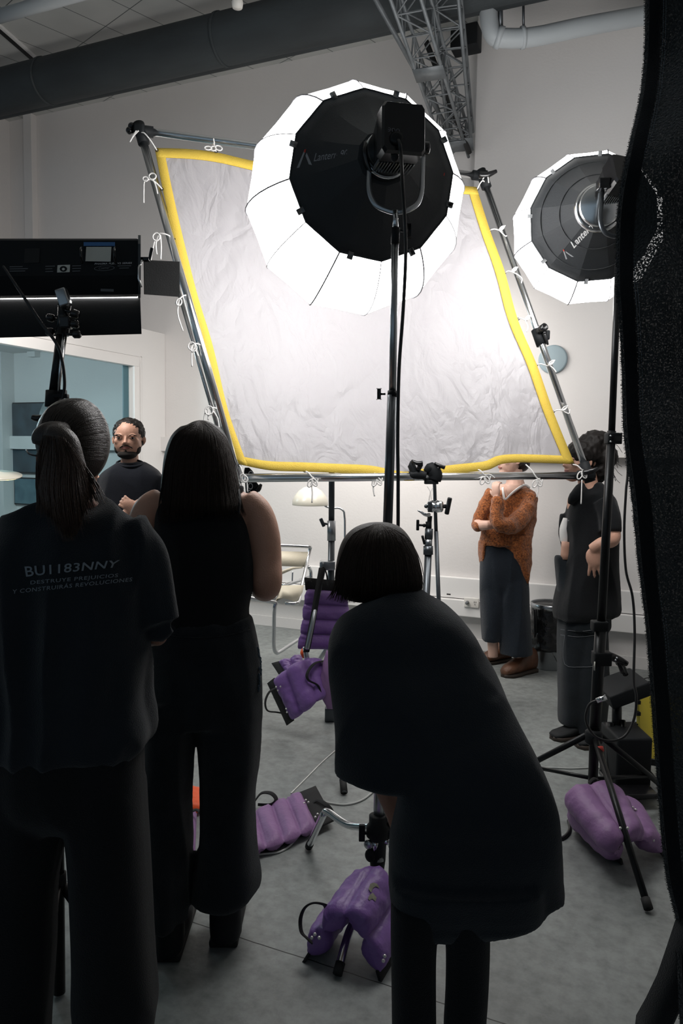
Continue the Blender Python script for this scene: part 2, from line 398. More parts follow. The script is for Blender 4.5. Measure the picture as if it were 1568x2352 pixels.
def sheet_mat():
    m = bpy.data.materials.new('silvery_silk'); m.use_nodes = True; nt = m.node_tree; b = nt.nodes['Principled BSDF']
    b.inputs['Base Color'].default_value = (.45, .435, .455, 1); b.inputs['Roughness'].default_value = .45; b.inputs['Metallic'].default_value = 0
    tc = nt.nodes.new('ShaderNodeTexCoord'); h = None
    for s, st, k in ((3.0, (1.0, 1.0, .45), 1.0), (8, (1, 1, .5), .5), (34, (1, 1, 1), .07)):
        mp = nt.nodes.new('ShaderNodeMapping'); mp.inputs['Scale'].default_value = st; mp.inputs['Rotation'].default_value = (0, .6, .3); nt.links.new(tc.outputs['Object'], mp.inputs[0])
        n = nt.nodes.new('ShaderNodeTexNoise'); n.inputs['Scale'].default_value = s; n.inputs['Detail'].default_value = 3; n.inputs['Distortion'].default_value = .7; nt.links.new(mp.outputs[0], n.inputs['Vector'])
        a = nt.nodes.new('ShaderNodeMath'); a.operation = 'PINGPONG'; a.inputs[1].default_value = .12; nt.links.new(n.outputs['Fac'], a.inputs[0])
        c = nt.nodes.new('ShaderNodeMath'); c.operation = 'MULTIPLY'; c.inputs[1].default_value = k; nt.links.new(a.outputs[0], c.inputs[0])
        if h is None: h = c
        else:
            q = nt.nodes.new('ShaderNodeMath'); q.operation = 'ADD'; nt.links.new(h.outputs[0], q.inputs[0]); nt.links.new(c.outputs[0], q.inputs[1]); h = q
    bp = nt.nodes.new('ShaderNodeBump'); bp.inputs['Strength'].default_value = .5; bp.inputs['Distance'].default_value = .12
    nt.links.new(h.outputs[0], bp.inputs['Height']); nt.links.new(bp.outputs[0], b.inputs['Normal'])
    o = nt.nodes['Material Output']; t = nt.nodes.new('ShaderNodeBsdfTranslucent'); t.inputs[0].default_value = (.85, .82, .80, 1); mx = nt.nodes.new('ShaderNodeMixShader'); mx.inputs[0].default_value = .3
    nt.links.new(b.outputs[0], mx.inputs[1]); nt.links.new(t.outputs[0], mx.inputs[2]); nt.links.new(mx.outputs[0], o.inputs[0])
    return m
M['sheet'] = sheet_mat()
def curtain_mat():
    m = mat('coarse_black_weave', (.034, .036, .036), .95, spec=.1, sheen=.25, bump=1.0, bump_s=170); nt = m.node_tree; b = nt.nodes['Principled BSDF']
    out = nt.nodes['Material Output']; t = nt.nodes.new('ShaderNodeBsdfTransparent'); mx = nt.nodes.new('ShaderNodeMixShader')
    tc = nt.nodes.new('ShaderNodeTexCoord'); n = nt.nodes.new('ShaderNodeTexNoise'); n.inputs['Scale'].default_value = 230; n.inputs['Detail'].default_value = 1
    nt.links.new(tc.outputs['Object'], n.inputs['Vector'])
    g = nt.nodes.new('ShaderNodeMapRange'); g.inputs[1].default_value = .45; g.inputs[2].default_value = .62; g.inputs[4].default_value = .2; nt.links.new(n.outputs['Fac'], g.inputs[0])
    nt.links.new(g.outputs[0], mx.inputs[0]); nt.links.new(b.outputs[0], mx.inputs[1]); nt.links.new(t.outputs[0], mx.inputs[2]); nt.links.new(mx.outputs[0], out.inputs[0])
    return m
M['weave'] = curtain_mat()
def glass_mat():
    m = bpy.data.materials.new('tinted_pane'); m.use_nodes = True; nt = m.node_tree; nt.nodes.clear()
    o = nt.nodes.new('ShaderNodeOutputMaterial'); g = nt.nodes.new('ShaderNodeBsdfGlossy'); g.inputs['Roughness'].default_value = .03
    t = nt.nodes.new('ShaderNodeBsdfTransparent'); t.inputs[0].default_value = (.78, .88, .90, 1); mx = nt.nodes.new('ShaderNodeMixShader')
    fr = nt.nodes.new('ShaderNodeLayerWeight'); fr.inputs[0].default_value = .12
    nt.links.new(fr.outputs[0], mx.inputs[0]); nt.links.new(t.outputs[0], mx.inputs[1]); nt.links.new(g.outputs[0], mx.inputs[2]); nt.links.new(mx.outputs[0], o.inputs[0]); return m
M['glass'] = glass_mat()

# ------------------------------------------------------------------ the hall
YB = 5.74; XL = -4.25; ZC = 4.68
b = B(); box2(b, (-9, -4.5, -.15), (2.6, YB+.2, 0)); struct('floor', b, M['floor'])
b = B(); box2(b, (-9, YB, 0), (2.6, YB+.2, ZC+.4)); struct('wall_back', b, M['wall'])
b = B(); box2(b, (-9, -4.5, ZC), (2.6, YB, ZC+.15)); struct('ceiling', b, M['ceiling'])
b = B(); box2(b, (2.2, -4.5, 0), (2.35, YB, ZC)); struct('wall_right_bounce', b, M['wall'])  # unseen wall behind the curtain, added to bounce light
# deeper block of wall on the upper right, ending in a ledge at eye height
xb = OY(1093, 250, 5.60).x
b = B(); box2(b, (xb, 5.60, 1.5), (2.2, YB-.002, ZC-.002)); struct('wall_upper', b, M['wall'])
# corner pillar far left
b = B(); box2(b, (-6.7, YB-.16, 0), (OY(22, 300, YB).x, YB-.001, ZC-.001)); struct('trim_1', b, M['wall'])
b = B(); box2(b, (OY(66, 300, YB).x, YB-.07, 2.4), (OY(84, 300, YB).x, YB-.001, ZC-.001)); struct('trim_2', b, M['wall'])
# cable trunking at eye height and low down
b = B(); box2(b, (-8.5, YB-.07, 1.5), (xb-.01, YB-.001, 1.63), .006); struct('trim_3', b, M['wall'])
b = B(); box2(b, (XL+.02, YB-.05, .40), (2.15, YB-.001, .56), .006); box2(b, (XL+.02, YB-.085, .27), (2.15, YB-.001, .395), .006); struct('trim_4', b, M['trim'])
b = B(); box2(b, (XL+.02, YB-.02, 0), (2.15, YB-.001, .09), .004); struct('baseboard_back', b, M['wall'])
# glazed office box at the left
jy = OX(312, 900, XL).y; zt = OX(310, 833, XL).z
b = B(); box2(b, (XL-.12, jy, 0), (XL, YB-.003, 2.55)); box2(b, (XL-.12, -1, zt), (XL, jy, 2.55)); box2(b, (XL-.12, -1, 0), (XL, jy, .25))
struct('wall_left', b, M['trim'])
b = B(); box2(b, (-8.5, -1, 2.45), (XL-.125, YB-.003, 2.55)); struct('ceiling_office', b, M['wall'])
b = B(); box2(b, (-8.6, -1, 0), (-8.5, YB-.003, 2.55)); struct('wall_office', b, M['wall_grey'])
w1 = bpy.data.objects.new('window_1', None); coll.objects.link(w1); w1.location = (XL, 3, 0); w1['kind'] = 'structure'
b = B(); box2(b, (XL-.06, jy-.035, .25), (XL+.014, jy+.03, zt-.031)); box2(b, (XL-.06, -1, zt-.03), (XL+.014, jy+.03, zt+.035)); box2(b, (XL+.001, -1, zt+.055), (XL+.008, jy+.075, zt+.062)); box2(b, (XL+.001, jy+.06, .25), (XL+.008, jy+.067, zt+.062))
obj('window_frame', b, M['trim'], w1, False)
b = B(); box2(b, (XL-.05, -1, .25), (XL-.044, jy-.037, zt-.03)); obj('pane', b, M['glass'], w1, False)
b = B(); box2(b, (XL-.062, jy-.10, .25), (XL-.052, jy-.04, zt-.03)); obj('sash', b, M['vent_grey'], w1, False)
# roof slots running away from the camera and a pale tube added as highlight
for k, (a, c) in enumerate((((-15, 55), (80, 138)), ((560, -50), (682, 56)))):
    p = FL(*a, ZC-.01); q = FL(*c, ZC-.01); b = B(); t = (q-p).normalized(); s = Vector((t.y, -t.x, 0))
    box(b, (p+q)/2, ((q-p).length+.6, .035, .03), (t, s, Vector((0, 0, 1)))); struct('trim_%d' % (5+k), b, M['rubber'])
    b = B(); box(b, (p+q)/2+s*.03, ((q-p).length+.6, .022, .02), (t, s, Vector((0, 0, 1)))); struct('trim_%d' % (7+k), b, M['trim'])
p = FL(-30, 45, 4.5); q = FL(200, -20, 4.5); b = B(); tube(b, [p, q], .045, 12)
tag(obj('highlight_tube', b, M['pvc']), 'pale tube added for a bluish highlight crossing the very top left corner of ceiling', 'pipe')
# big dusty duct under the roof
dy = 4.72
def on_dy(x, y): return OY(x, y, dy)
pa = on_dy(0, 196); pb = on_dy(784, 46); dz = (pa.z+pb.z)/2
b = B(); xs = [-8.6, 2.1]; tube(b, [(x, dy, dz) for x in xs], .165, 32)
dth = thing('ventilation_duct', 'big dark dusty round duct running below the ceiling', 'duct', (-3, dy, dz))
obj('duct_body', b, M['duct'], dth)
b = B(); tube(b, [(-8.6, dy+.17, dz-.05), (2.1, dy+.17, dz-.05)], .06, 16); obj('pipe', b, M['duct'], dth)
for k, x in enumerate((-6.2, -4.6, -3.0, -1.45)):
    b = B(); lathe(b, [(-.012, .166), (-.01, .172), (.01, .172), (.012, .166)], (x, dy, dz), (1, 0, 0), 32); obj('joint_band', b, M['duct'], dth)
# small ceiling spot near the top
s = P(545, 6, 4.55); t = thing('ceiling_spotlight', 'tiny white spotlight under the ceiling above the dark duct', 'light', s)
b = B(); box(b, s+Vector((0, 0, .05)), (.05, .05, .09)); obj('bracket', b, M['black_paint'], t)
b = B(); lathe(b, [(-.03, .03), (0, .035), (.045, .025)], s, (0, 0, 1), 14); obj('lamp_head', b, M['white_plastic'], t)
# pale drain pipe upper right
d = 4.75
t = thing('drain_pipe', 'thick pale grey pipe bending from ceiling along upper right wall', 'pipe', P(1125, 60, d))
b = B(); wtube(b, [P(1121, -90, d), P(1121, -20, d), P(1122, 40, d), P(1133, 80, d), P(1165, 88, d), P(1230, 84, d), P(1345, 60, d), P(1500, 32, d+.05), P(1700, -2, d+.1)], 21*mpp(d)*.98, 24, 10); obj('pipe_body', b, M['pvc'], t)
for a, c in (((1121, 2), (1122, 22)), ((1140, 84), (1152, 88)), ((1196, 87), (1204, 86))):
    b = B(); tube(b, [P(*a, d), P(*c, d)], 24*mpp(d), 24); obj('coupling', b, M['pvc'], t)
for x, w_ in ((1148, 6), (1201, 3)):
    b = B(); tube(b, [P(x, -60, d), P(x+1, 62, d)], w_*mpp(d), 8); obj('hanger_rod', b, M['dark_steel'], t)
# lattice masts stored under the roof
def mast(p0, p1, wd, hint, n, plates, name, label):
    t = thing(name, label, 'truss', (p0+p1)/2, 'steel lattice masts under the roof')
    ax = (p1-p0).normalized(); x, y, z = frame_of(ax, hint)
    cs = [(-1, -1), (1, -1), (1, 1), (-1, 1)]
    def q(k, s): return p0+(p1-p0)*s + x*cs[k][0]*wd/2 + y*cs[k][1]*wd/2
    for k in range(4):
        b = B(); tube(b, [q(k, 0), q(k, 1)], .011, 8); obj('chord', b, M['galv'], t)
    b = B()
    for i in range(n):
        for k in range(4):
            k2 = (k+1) % 4; s0 = i/n; s1 = (i+1)/n
            a_, c_ = (k, k2) if i % 2 == 0 else (k2, k)
            tube(b, [q(a_, s0), q(c_, s1)], .0048, 6, cap=False); tube(b, [q(k, s0), q(k2, s0)], .0045, 6, cap=False)
    obj('lacing', b, M['galv'], t)
    for s in plates:
        b = B(); c = p0+(p1-p0)*s - y*(wd/2+.008); box(b, c, (wd+.03, .006, .12), (x, y, ax)); obj('plate', b, M['galv'], t)
    return t
upv = Vector((0, 0, 1))
mast(P(925, -60, 4.05), P(1052, 340, 5.55), .16, upv, 9, (.42, .90), 'lattice_mast', 'left steel lattice mast with grey plates slanting under the roof')
mast(P(1020, -60, 4.3), P(1060, 325, 5.45), .15, upv, 9, (.955,), 'lattice_mast', 'right steel lattice mast beside the edge of pale wall block')
b = B(); tube(b, [P(846, -30, 4.3), P(1030, 300, 5.3)], .014, 10); tag(obj('steel_tube', b, M['galv']), 'single thin steel tube slanting left of the lattice masts', 'tube')
b = B(); tube(b, [P(978, 95, 4.9), P(1078, 352, 5.4)], .018, 10); tag(obj('black_tube', b, M['rubber']), 'black tube lying inside the lattice masts', 'tube')
t = thing('junction_box', 'dark ballast box behind the masts under the drain pipe', 'box', P(1072, 95, 5.3))
b = B(); box(b, P(1070, 92, 5.3), (.19, .14, .15), (Vector((1, 0, 0)), Vector((0, 1, 0)), upv), .01); obj('housing', b, M['black_paint'], t)
b = B(); ell(b, P(1062, 90, 5.22), .012); obj('knob', b, M['white_plastic'], t)
# round vent cover on the wall
c = OY(1270, 826, 5.60); t = thing('wall_disc', 'round blue-grey cover on the wall right of the reflector frame', 'wall cover', c)
b = B(); lathe(b, [(0, .098), (.012, .101), (.02, .098), (.024, .088), (.024, .001)], c, (0, -1, 0), 40); obj('cover', b, M['vent_grey'], t)
# wall socket
c = OY(1083, 1384, YB-.085); t = thing('power_socket', 'double power socket on the low trunking behind the bending person', 'socket', c)
b = B(); box(b, c-Vector((0, .006, 0)), (.115, .012, .075), None, .004); obj('face_plate', b, M['white_plastic'], t)
b = B()
for dx, dz_ in ((.022, .008), (.034, .008), (.028, -.01)): box(b, c+Vector((dx, -.0135, dz_)), (.003, .003, .009))
obj('slot', b, M['rubber'], t)
b = B(); lathe(b, [(0, .014), (.03, .012), (.032, .004)], c+Vector((-.03, -.012, 0)), (0, -1, 0), 14); obj('plug', b, M['print_grey'], t)
b = B(); box(b, OY(1030, 1365, YB-.09), (.03, .006, .01)); tag(obj('trunking_clip', b, M['rubber']), 'tiny black clip on the trunking behind the thin pole', 'clip')
# pictures inside the glazed room
def picture(x0, y0, x1, y1, label, c1, c2, blob):
    a = OY(x0, y0, YB-.02); c = OY(x1, y1, YB-.02)
    t = thing('framed_picture', label, 'picture', ((a.x+c.x)/2, YB-.02, c.z), 'pictures in the glazed room')
    b = B(); box2(b, (a.x, YB-.03, c.z), (c.x, YB-.001, a.z)); obj('frame', b, M['rubber'], t, False)
    m = mat('picture_paint', c1, .7, noise_s=7, noise_a=.5, col2=c2)
    b = B(); box2(b, (a.x+.012, YB-.036, c.z+.012), (c.x-.012, YB-.0305, a.z-.012)); obj('canvas', b, m, t, False)
    if blob:
        b = B(); ell(b, ((a.x+c.x)/2+.12, YB-.038, (a.z+c.z)/2+.1), (.13, .003, .26)); obj('pale_shape', b, mat('pale_paint', (.33, .38, .39), .7, noise_s=12, noise_a=.6), t)
picture(27, 925, 160, 1090, 'large dark picture with a pale shape behind the ponytail', (.05, .08, .10), (.02, .035, .045), True)
picture(34, 1096, 110, 1162, 'small blue-grey picture hanging below the large dark one', (.12, .2, .23), (.04, .09, .12), False)
c = P(-6, 1092, 5.3); t = thing('pendant_lamp', 'flat lamp glowing warm at the left edge', 'lamp', c)
b = B(); lathe(b, [(0, .16), (.008, .162), (.02, .05), (.03, .01)], c, (.15, -.1, 1), 30); obj('lamp_shade', b, M['cream_gloss'], t)
b = B(); lathe(b, [(-.004, .15), (-.001, .15)], c, (.15, -.1, 1), 30); obj('glowing_underside', b, M['warm_light'], t)
b = B(); tube(b, [c, (c.x, c.y, 2.45)], .003, 6); obj('cord', b, M['cable'], t)
# ------------------------------------------------------------------ photographic equipment
def lantern(C0, n, R, ring_r, ring_s, name, label, neck_s, neck_r, ribs=12, flat=.78, tabs=8, phase=0.0, text=None):
    """cloth globe on ribs, open towards n where the black skirt sits"""
    t = thing(name, label, 'studio light', C0+n*neck_s)
    x, y, z = frame_of(n, up)
    def pt(a, h, r): return C0 + z*h + (x*cos(a)+y*sin(a))*r
    S = 4; K = ribs*S; rings = []
    th0 = math.asin(min(ring_r/R, .99)); N = 18
    for i in range(N+1):
        th = th0 + (pi-.02-th0)*i/N; ring = []
        hh = R*cos(th); 
        if hh > 0: hh *= ring_s/(R*cos(th0))
        else: hh *= flat
        for k in range(K):
            a = 2*pi*k/K+phase; f = (k % S)/S
            sag = (1-cos(pi/ribs))*1.15*sin(pi*f) if f else 0
            ring.append(pt(a, hh, R*sin(th)*(1-sag)))
        rings.append(ring)
    b = B(); skin_rings(b, rings, cap=False); b.faces.new(rings and [b.verts[len(b.verts)-K+k] for k in range(K)] if not b.verts.ensure_lookup_table() else []) 
    obj('diffuser', b, M['diffuser'], t)
    b = B()
    for k in range(ribs):
        a = 2*pi*k/ribs+phase
        path = []
        for i in range(N-5):
            th = th0+(pi-.02-th0)*i/N; hh = R*cos(th); hh *= ring_s/(R*cos(th0)) if hh > 0 else flat
            path.append(pt(a, hh, R*sin(th)*1.007))
        tube(b, path, 0.0016 if k % 2 else .0028, 5, cap=False)
    obj('seam', b, M['seam'], t)
    # skirt
    b = B(); rg = []
    for i in range(7):
        f = i/6; s = ring_s + (neck_s-ring_s)*f - .018*sin(pi*f); r = ring_r*1.01+(neck_r-ring_r)*f
        rg.append([pt(2*pi*k/K+phase, s, r*(1-((1-cos(pi/ribs))*1.0*sin(pi*(k % S)/S) if k % S else 0))) for k in range(K)])
    skin_rings(b, rg, cap=False); b.verts.ensure_lookup_table(); b.faces.new([b.verts[len(b.verts)-K+k] for k in range(K)]); sk = obj('skirt', b, M['skirt'], t); sharp(sk, 14)
    sol = sk.modifiers.new('th', 'SOLIDIFY'); sol.thickness = .003; sol.offset = -1
    b = B(); tube(b, [pt(2*pi*k/K+phase, ring_s, ring_r*1.012*(1-((1-cos(pi/ribs))*1.0*sin(pi*(k % S)/S) if k % S else 0))) for k in range(K)], .005, 8, closed=True)
    obj('skirt_piping', b, M['skirt'], t)
    for k in range(tabs):
        a = 2*pi*(k+.5)/tabs+phase; c = pt(a, ring_s+.004, ring_r*1.01)
        rad = (x*cos(a)+y*sin(a)); b = B(); box(b, c, (.016, .022, .006), (z.cross(rad), rad, z), .002); obj('tab', b, M['tab'], t)
    return t, sk, (x, y, z, pt)

# --- big lantern
n1 = (rt*.20-up*.05-fw*.97).normalized(); C1 = P(815, 468, 2.93)
L1, sk1, fr1 = lantern(C1, n1, .418, .288, .285, 'lantern_softbox', 'large glowing lantern softbox with black skirt high in the centre', .43, .085, 12, .78, 8, .12)
tr = bvh(sk1)
def word(s, quad, tree, d0, parent, m='print_grey', shear=.25, off=.004, bold=0.0, space=1.0, sub=0):
    uv, fs = text_mesh(s, shear, bold, space); return decal('lettering', uv, fs, quad, tree, M[m], parent, d0, off, sub)
def logo(quad, tree, d0, parent, tipm='red', m='tab'):
    q = quad
    decal('emblem', [(0, 0), (.17, 0), (.62, 1), (.46, 1)], [(0, 1, 2, 3)], q, tree, M[m], parent, d0, .004)
    decal('emblem', [(.78, .08), (.98, 0), (.66, .78), (.56, .62)], [(0, 1, 2, 3)], q, tree, M[m], parent, d0, .004)
    decal('emblem_tip', [(.46, 1), (.40, .86), (.54, .80), (.62, 1)], [(0, 1, 2, 3)], q, tree, M[tipm], parent, d0, .005)
word('Lantern 90', ((720, 371), (797, 359), (799, 343), (722, 352)), tr, 2.6, L1, 'tab')
logo(((681, 386), (717, 379), (712, 340), (688, 346)), tr, 2.6, L1)
word('Lantern 90', ((960, 388), (1004, 412), (1012, 398), (968, 372)), tr, 2.6, L1, 'print_grey')
logo(((1005, 430), (1028, 440), (1026, 398), (1014, 396)), tr, 2.6, L1)
decal('skirt_gap_glow', [(0, 0), (1, 0), (1, 1)], [(0, 1, 2)], ((884, 462), (884, 462), (893, 423), (874, 423)), None, M['diffuser'], L1, 2.40)  # glowing triangle laid over the skirt, imitates lantern light through a gap
def lamp_head(parent, quadc, d, ax, w, h, L, front_r, finm=True):
    """boxy head: ax = axis pointing backwards (towards the camera), centre of its back face quadc"""
    x, y, z = ax; c = quadc
    b = B(); r = []
    for s, ww, hh in ((0, .92, .92), (-.012, 1, 1), (-L*.42, 1, 1), (-L*.46, .94, .94), (-L, .80, .78)):
        cc = c+z*s; k = 10; pts = []
        for (sx, sy) in ((-1, -.82), (-.86, -1), (.86, -1), (1, -.82), (1, .82), (.86, 1), (-.86, 1), (-1, .82)):
            pts.append(cc + x*sx*w/2*ww + y*sy*h/2*hh)
        r.append(pts)
    skin_rings(b, r); hd = obj('housing', b, M['black_gloss'], parent, False)
    for i in range(13):
        b = B(); xx = (-.42+.84*i/12)*w
        cc = c - z*L*.72 + x*xx - y*(h*.45); box(b, cc, (.0032, .012, L*.46), (x, y, z)); obj('cooling_fin', b, M['steel'], parent, False)
    b = B(); lathe(b, [(-L-.09, front_r), (-L-.05, front_r*1.05), (-L-.04, front_r*.92), (-L-.015, front_r*.92), (-L-.01, front_r), (-L+.01, front_r), (-L+.02, front_r*.7)], c, z, 30); obj('mount_ring', b, M['black_metal'], parent)
    b = B(); lathe(b, [(-L-.048, front_r*1.06), (-L-.03, front_r*1.07), (-L-.028, front_r*.98)], c, z, 30); obj('locking_ring', b, M['chrome'], parent)
    return hd
c1 = P(929, 292, 2.28)
ax1 = ((rt*.995+fw*.08).normalized(), None, None)
zz = (c1-C1).normalized(); xx_ = (rt - zz*rt.dot(zz)).normalized(); yy = zz.cross(xx_)
lamp_head(L1, c1, 2.36, (xx_, yy, zz), .135, .152, .17, .072)
b = B(); lathe(b, [(0, .02), (.006, .02), (.008, .012)], P(910, 318, 2.275), -fw, 20); obj('dial', b, M['black_metal'], L1)
word('900', ((889, 303), (918, 306), (918, 296), (889, 292)), None, 2.27, L1, 'seam', 0.0)
b = B(); ell(b, P(906, 361, 2.30), (.012, .008, .015)); tube(b, [P(905, 338, 2.29), P(906, 356, 2.30)], .003, 8); obj('power_plug', b, M['rubber'], L1)
# yoke, U bracket under the head
yk = [(850, 330, 2.50), (847, 400, 2.49), (848, 440, 2.48), (862, 470, 2.47), (890, 484, 2.465), (908, 487, 2.46), (935, 483, 2.46), (958, 468, 2.47), (968, 440, 2.48), (970, 400, 2.49), (972, 335, 2.50)]
b = B(); wtube(b, [P(*q) for q in yk], .0085, 10, 6, flat=.45, hint=(0, 1, 0)); obj('yoke', b, M['steel'], L1)
for q in ((848, 335, 2.49), (973, 340, 2.49)):
    b = B(); lathe(b, [(-.02, .014), (0, .02), (.016, .02), (.02, .012)], P(*q), rt, 16); obj('tilt_knob', b, M['black_gloss'], L1)
b = B(); ptube(b, [(842, 325, 2.47, 5), (839, 345, 2.46, 7), (843, 372, 2.46, 5), (852, 395, 2.46, 3)], 8, 4); obj('tilt_lever', b, M['black_gloss'], L1)

def knob(parent, c, dirv, r=.012, l=.03, m='black_gloss', bar=True, nm='knob'):
    b = B(); dirv = Vector(dirv).normalized(); x, y, z = frame_of(dirv)
    tube(b, [Vector(c), Vector(c)+dirv*l], r*.35, 8)
    if bar: box(b, Vector(c)+dirv*(l+.006), (r*.9, r*3.4, .012), (x, y, z), .003)
    else: lathe(b, [(l-.004, r*.7), (l, r), (l+.014, r), (l+.018, r*.7)], c, dirv, 12)
    obj(nm, b, M[m], parent)
# --- stand of the big lantern
d = 2.46
S1 = thing('light_stand', 'steel stand carrying the large lantern, turtle base near the floor', 'stand', FL(872, 2015))
def seg(parent, a, c, r, m, nm='tube', sg=20):
    b = B(); tube(b, [P(*a), P(*c)], r, sg); obj(nm, b, M[m], parent)
seg(S1, (908, 484, d), (908, 530, d), .0095, 'chrome', 'spigot')
seg(S1, (908, 524, d), (907, 560, d), .014, 'black_paint', 'collar')
seg(S1, (907, 548, d), (901, 905, d), .0118, 'steel')
seg(S1, (901, 898, d), (900, 912, d), .0155, 'black_paint', 'collar')
seg(S1, (900, 908, d), (888, 1260, d), .0155, 'dark_steel')
seg(S1, (888, 1255, d), (876, 1640, d), .0178, 'dark_steel')
seg(S1, (876, 1630, d), (869, 1975, d), .0195, 'steel')
knob(S1, P(920, 530, d), rt, .012, .018); knob(S1, P(885, 905, d), -rt, .010, .015)
# base bracket and legs
hub = P(868, 1905, d)
b = B(); lathe(b, [(.05, .022), (.046, .03), (.02, .03), (.01, .038), (-.02, .038), (-.03, .028), (-.1, .026), (-.15, .02)], hub, (0, 0, 1), 24); obj('leg_bracket', b, M['black_paint'], S1)
def cleg(S, pts, r=.0125, m='chrome', foot=True):
    b = B(); wtube(b, pts, r, 14, 6); o = obj('leg', b, M[m], S)
    if foot:
        e = Vector(pts[-1]); q = (Vector(pts[-2])-e).normalized(); b = B(); tube(b, [e-q*.002, e+q*.03], r*1.18, 12); f = obj('foot', b, M['rubber'], o)
    return o
e1 = FL(709, 1944, .012); e2 = FL(775, 2236, .012)
kn = P(745, 1868, 2.66)
cleg(S1, [hub+Vector((-.02, .01, .0)), P(800, 1895, 2.56), kn+Vector((.02, -.01, .012)), kn, P(738, 1880, 2.68), e1])
cleg(S1, [hub+Vector((0, -.02, -.03)), P(858, 2010, 2.46), P(820, 2100, 2.34), P(798, 2150, 2.27), e2])
cleg(S1, [hub+Vector((.02, 0, -.03)), P(960, 1960, 2.5), P(1010, 1990, 2.52), FL(1015, 2060, .012)])
b = B(); box(b, P(831, 1913, 2.45), (.02, .012, .055), cam_axes(), .003); tube(b, [P(831, 1913, 2.45), P(850, 1913, 2.45)], .006, 8); obj('leg_knob', b, M['black_paint'], S1)
b = B(); ell(b, P(846, 1940, 2.45), (.016, .01, .016)); obj('rivet', b, M['steel'], S1)
for c in ((885, 1915, 2.45), (850, 1965, 2.45)):
    b = B(); ell(b, P(*c), (.018, .012, .022)); obj('lug', b, M['black_paint'], S1)
b = B(); wtube(b, [P(*q) for q in ((914, 322, 2.27), (920, 345, 2.27), (924, 420, 2.36), (930, 520, 2.42), (931, 600, 2.42), (925, 720, 2.42), (916, 850, 2.42), (913, 1000, 2.42), (914, 1120, 2.42), (912, 1300, 2.43), (898, 1500, 2.43), (890, 1700, 2.43), (894, 1850, 2.44), (900, 1960, 2.5))] + [FL(960, 2030, .008), FL(1100, 1990, .008), FL(1230, 1935, .008)], .0058, 8, 8); tag(obj('power_cable', b, M['cable']), 'black cable hanging from the large lantern beside its stand', 'cable')

# --- small lantern, right
n2 = (rt*-.16-up*.10-fw*.95).normalized(); C2 = P(1346, 528, 3.46)
L2, sk2, fr2 = lantern(C2, n2, .332, .262, .19, 'lantern_softbox', 'smaller glowing lantern softbox half hidden by the black curtain', .36, .085, 12, .85, 8, .3)
tr2 = bvh(sk2)
word('Lantern', ((1318, 571), (1362, 524), (1354, 511), (1308, 558)), tr2, 3.2, L2, 'print_white', .15, .004, .02)
logo(((1299, 596), (1318, 590), (1298, 570), (1287, 577)), tr2, 3.2, L2)
b = B(); 
for s_, w0 in ((.235, 1.0), (.30, .8)):
    x, y, z, ptf = fr2; r = .272+(.085-.272)*(s_-.19)/(.36-.19)
    tube(b, [ptf(2*pi*k/48+.3, s_-.012, r*1.0) for k in range(48)], .0022, 5, closed=True)
obj('rib_seam', b, M['skirt'], L2)
c2 = P(1440, 388, 3.0)
z2 = (c2-(C2+n2*.25)).normalized(); x2 = (rt - z2*rt.dot(z2)).normalized(); y2 = z2.cross(x2)
lamp_head(L2, c2, 3.0, (x2, y2, z2), .12, .15, .16, .075)
b = B(); lathe(b, [(-.004, .098), (.004, .10), (.012, .09)], C2+n2*.35, n2, 30); lathe(b, [(.03, .085), (.036, .086), (.042, .078)], C2+n2*.35, n2, 30); obj('speed_ring', b, M['alu'], L2)
yk = [(1383, 425, 3.05), (1380, 470, 3.02), (1379, 510, 3.0), (1388, 532, 3.0), (1404, 541, 3.0), (1425, 542, 3.0), (1448, 535, 3.0), (1458, 505, 3.0), (1458, 430, 3.05)]
b = B(); wtube(b, [P(*q) for q in yk], .0095, 10, 6, flat=.5, hint=(0, 1, 0)); obj('yoke', b, M['dark_steel'], L2)
b = B(); box(b, P(1385, 424, 3.02), (.045, .05, .04), cam_axes(), .004); obj('tilt_lock', b, M['black_gloss'], L2)
# stand 2
d = 3.05
S2 = thing('light_stand', 'tall black tripod stand in front of the person in black shirt', 'stand', FL(1362, 1845))
seg(S2, (1424, 540, d), (1420, 600, d), .011, 'black_metal', 'spigot')
seg(S2, (1420, 600, d), (1404, 1000, d), .0135, 'black_metal')
seg(S2, (1404, 990, d), (1380, 1440, d), .0172, 'black_metal')
seg(S2, (1380, 1430, d), (1364, 1700, d), .0225, 'black_metal')
seg(S2, (1366, 1640, d), (1361, 1800, d), .019, 'black_metal')
for (x, y, w_, h_) in ((1405, 1007, .05, .045), (1376, 1437, .06, .04), (1381, 1512, .07, .055)):
    b = B(); box(b, P(x, y, d), (w_, .05, h_), cam_axes(), .006); obj('clamp_collar', b, M['black_paint'], S2)
b = B(); box(b, P(1412, 1007, d-.01), (.045, .03, .024), cam_axes(), .003); box(b, P(1423, 1007, d-.01), (.01, .03, .045), cam_axes(), .003); obj('clamp_handle', b, M['black_gloss'], S2)
for q in ((1402, 1001), (1402, 1014), (1416, 1511), (1413, 1516)):
    b = B(); ell(b, P(q[0], q[1], d-.035), .004); obj('bolt', b, M['chrome'], S2)
b = B(); ptube(b, [(1395, 1505, d, 10), (1420, 1515, d, 9), (1440, 1525, d, 6)], 10, 4); ptube(b, [(1418, 1515, d, 5), (1430, 1545, d, 6)], 8, 2); obj('tightening_knob', b, M['black_gloss'], S2)
b = B(); lathe(b, [(.03, .024), (.02, .034), (-.02, .034), (-.03, .026)], P(1363, 1692, d), (0, 0, 1), 20); obj('leg_bracket', b, M['black_paint'], S2)
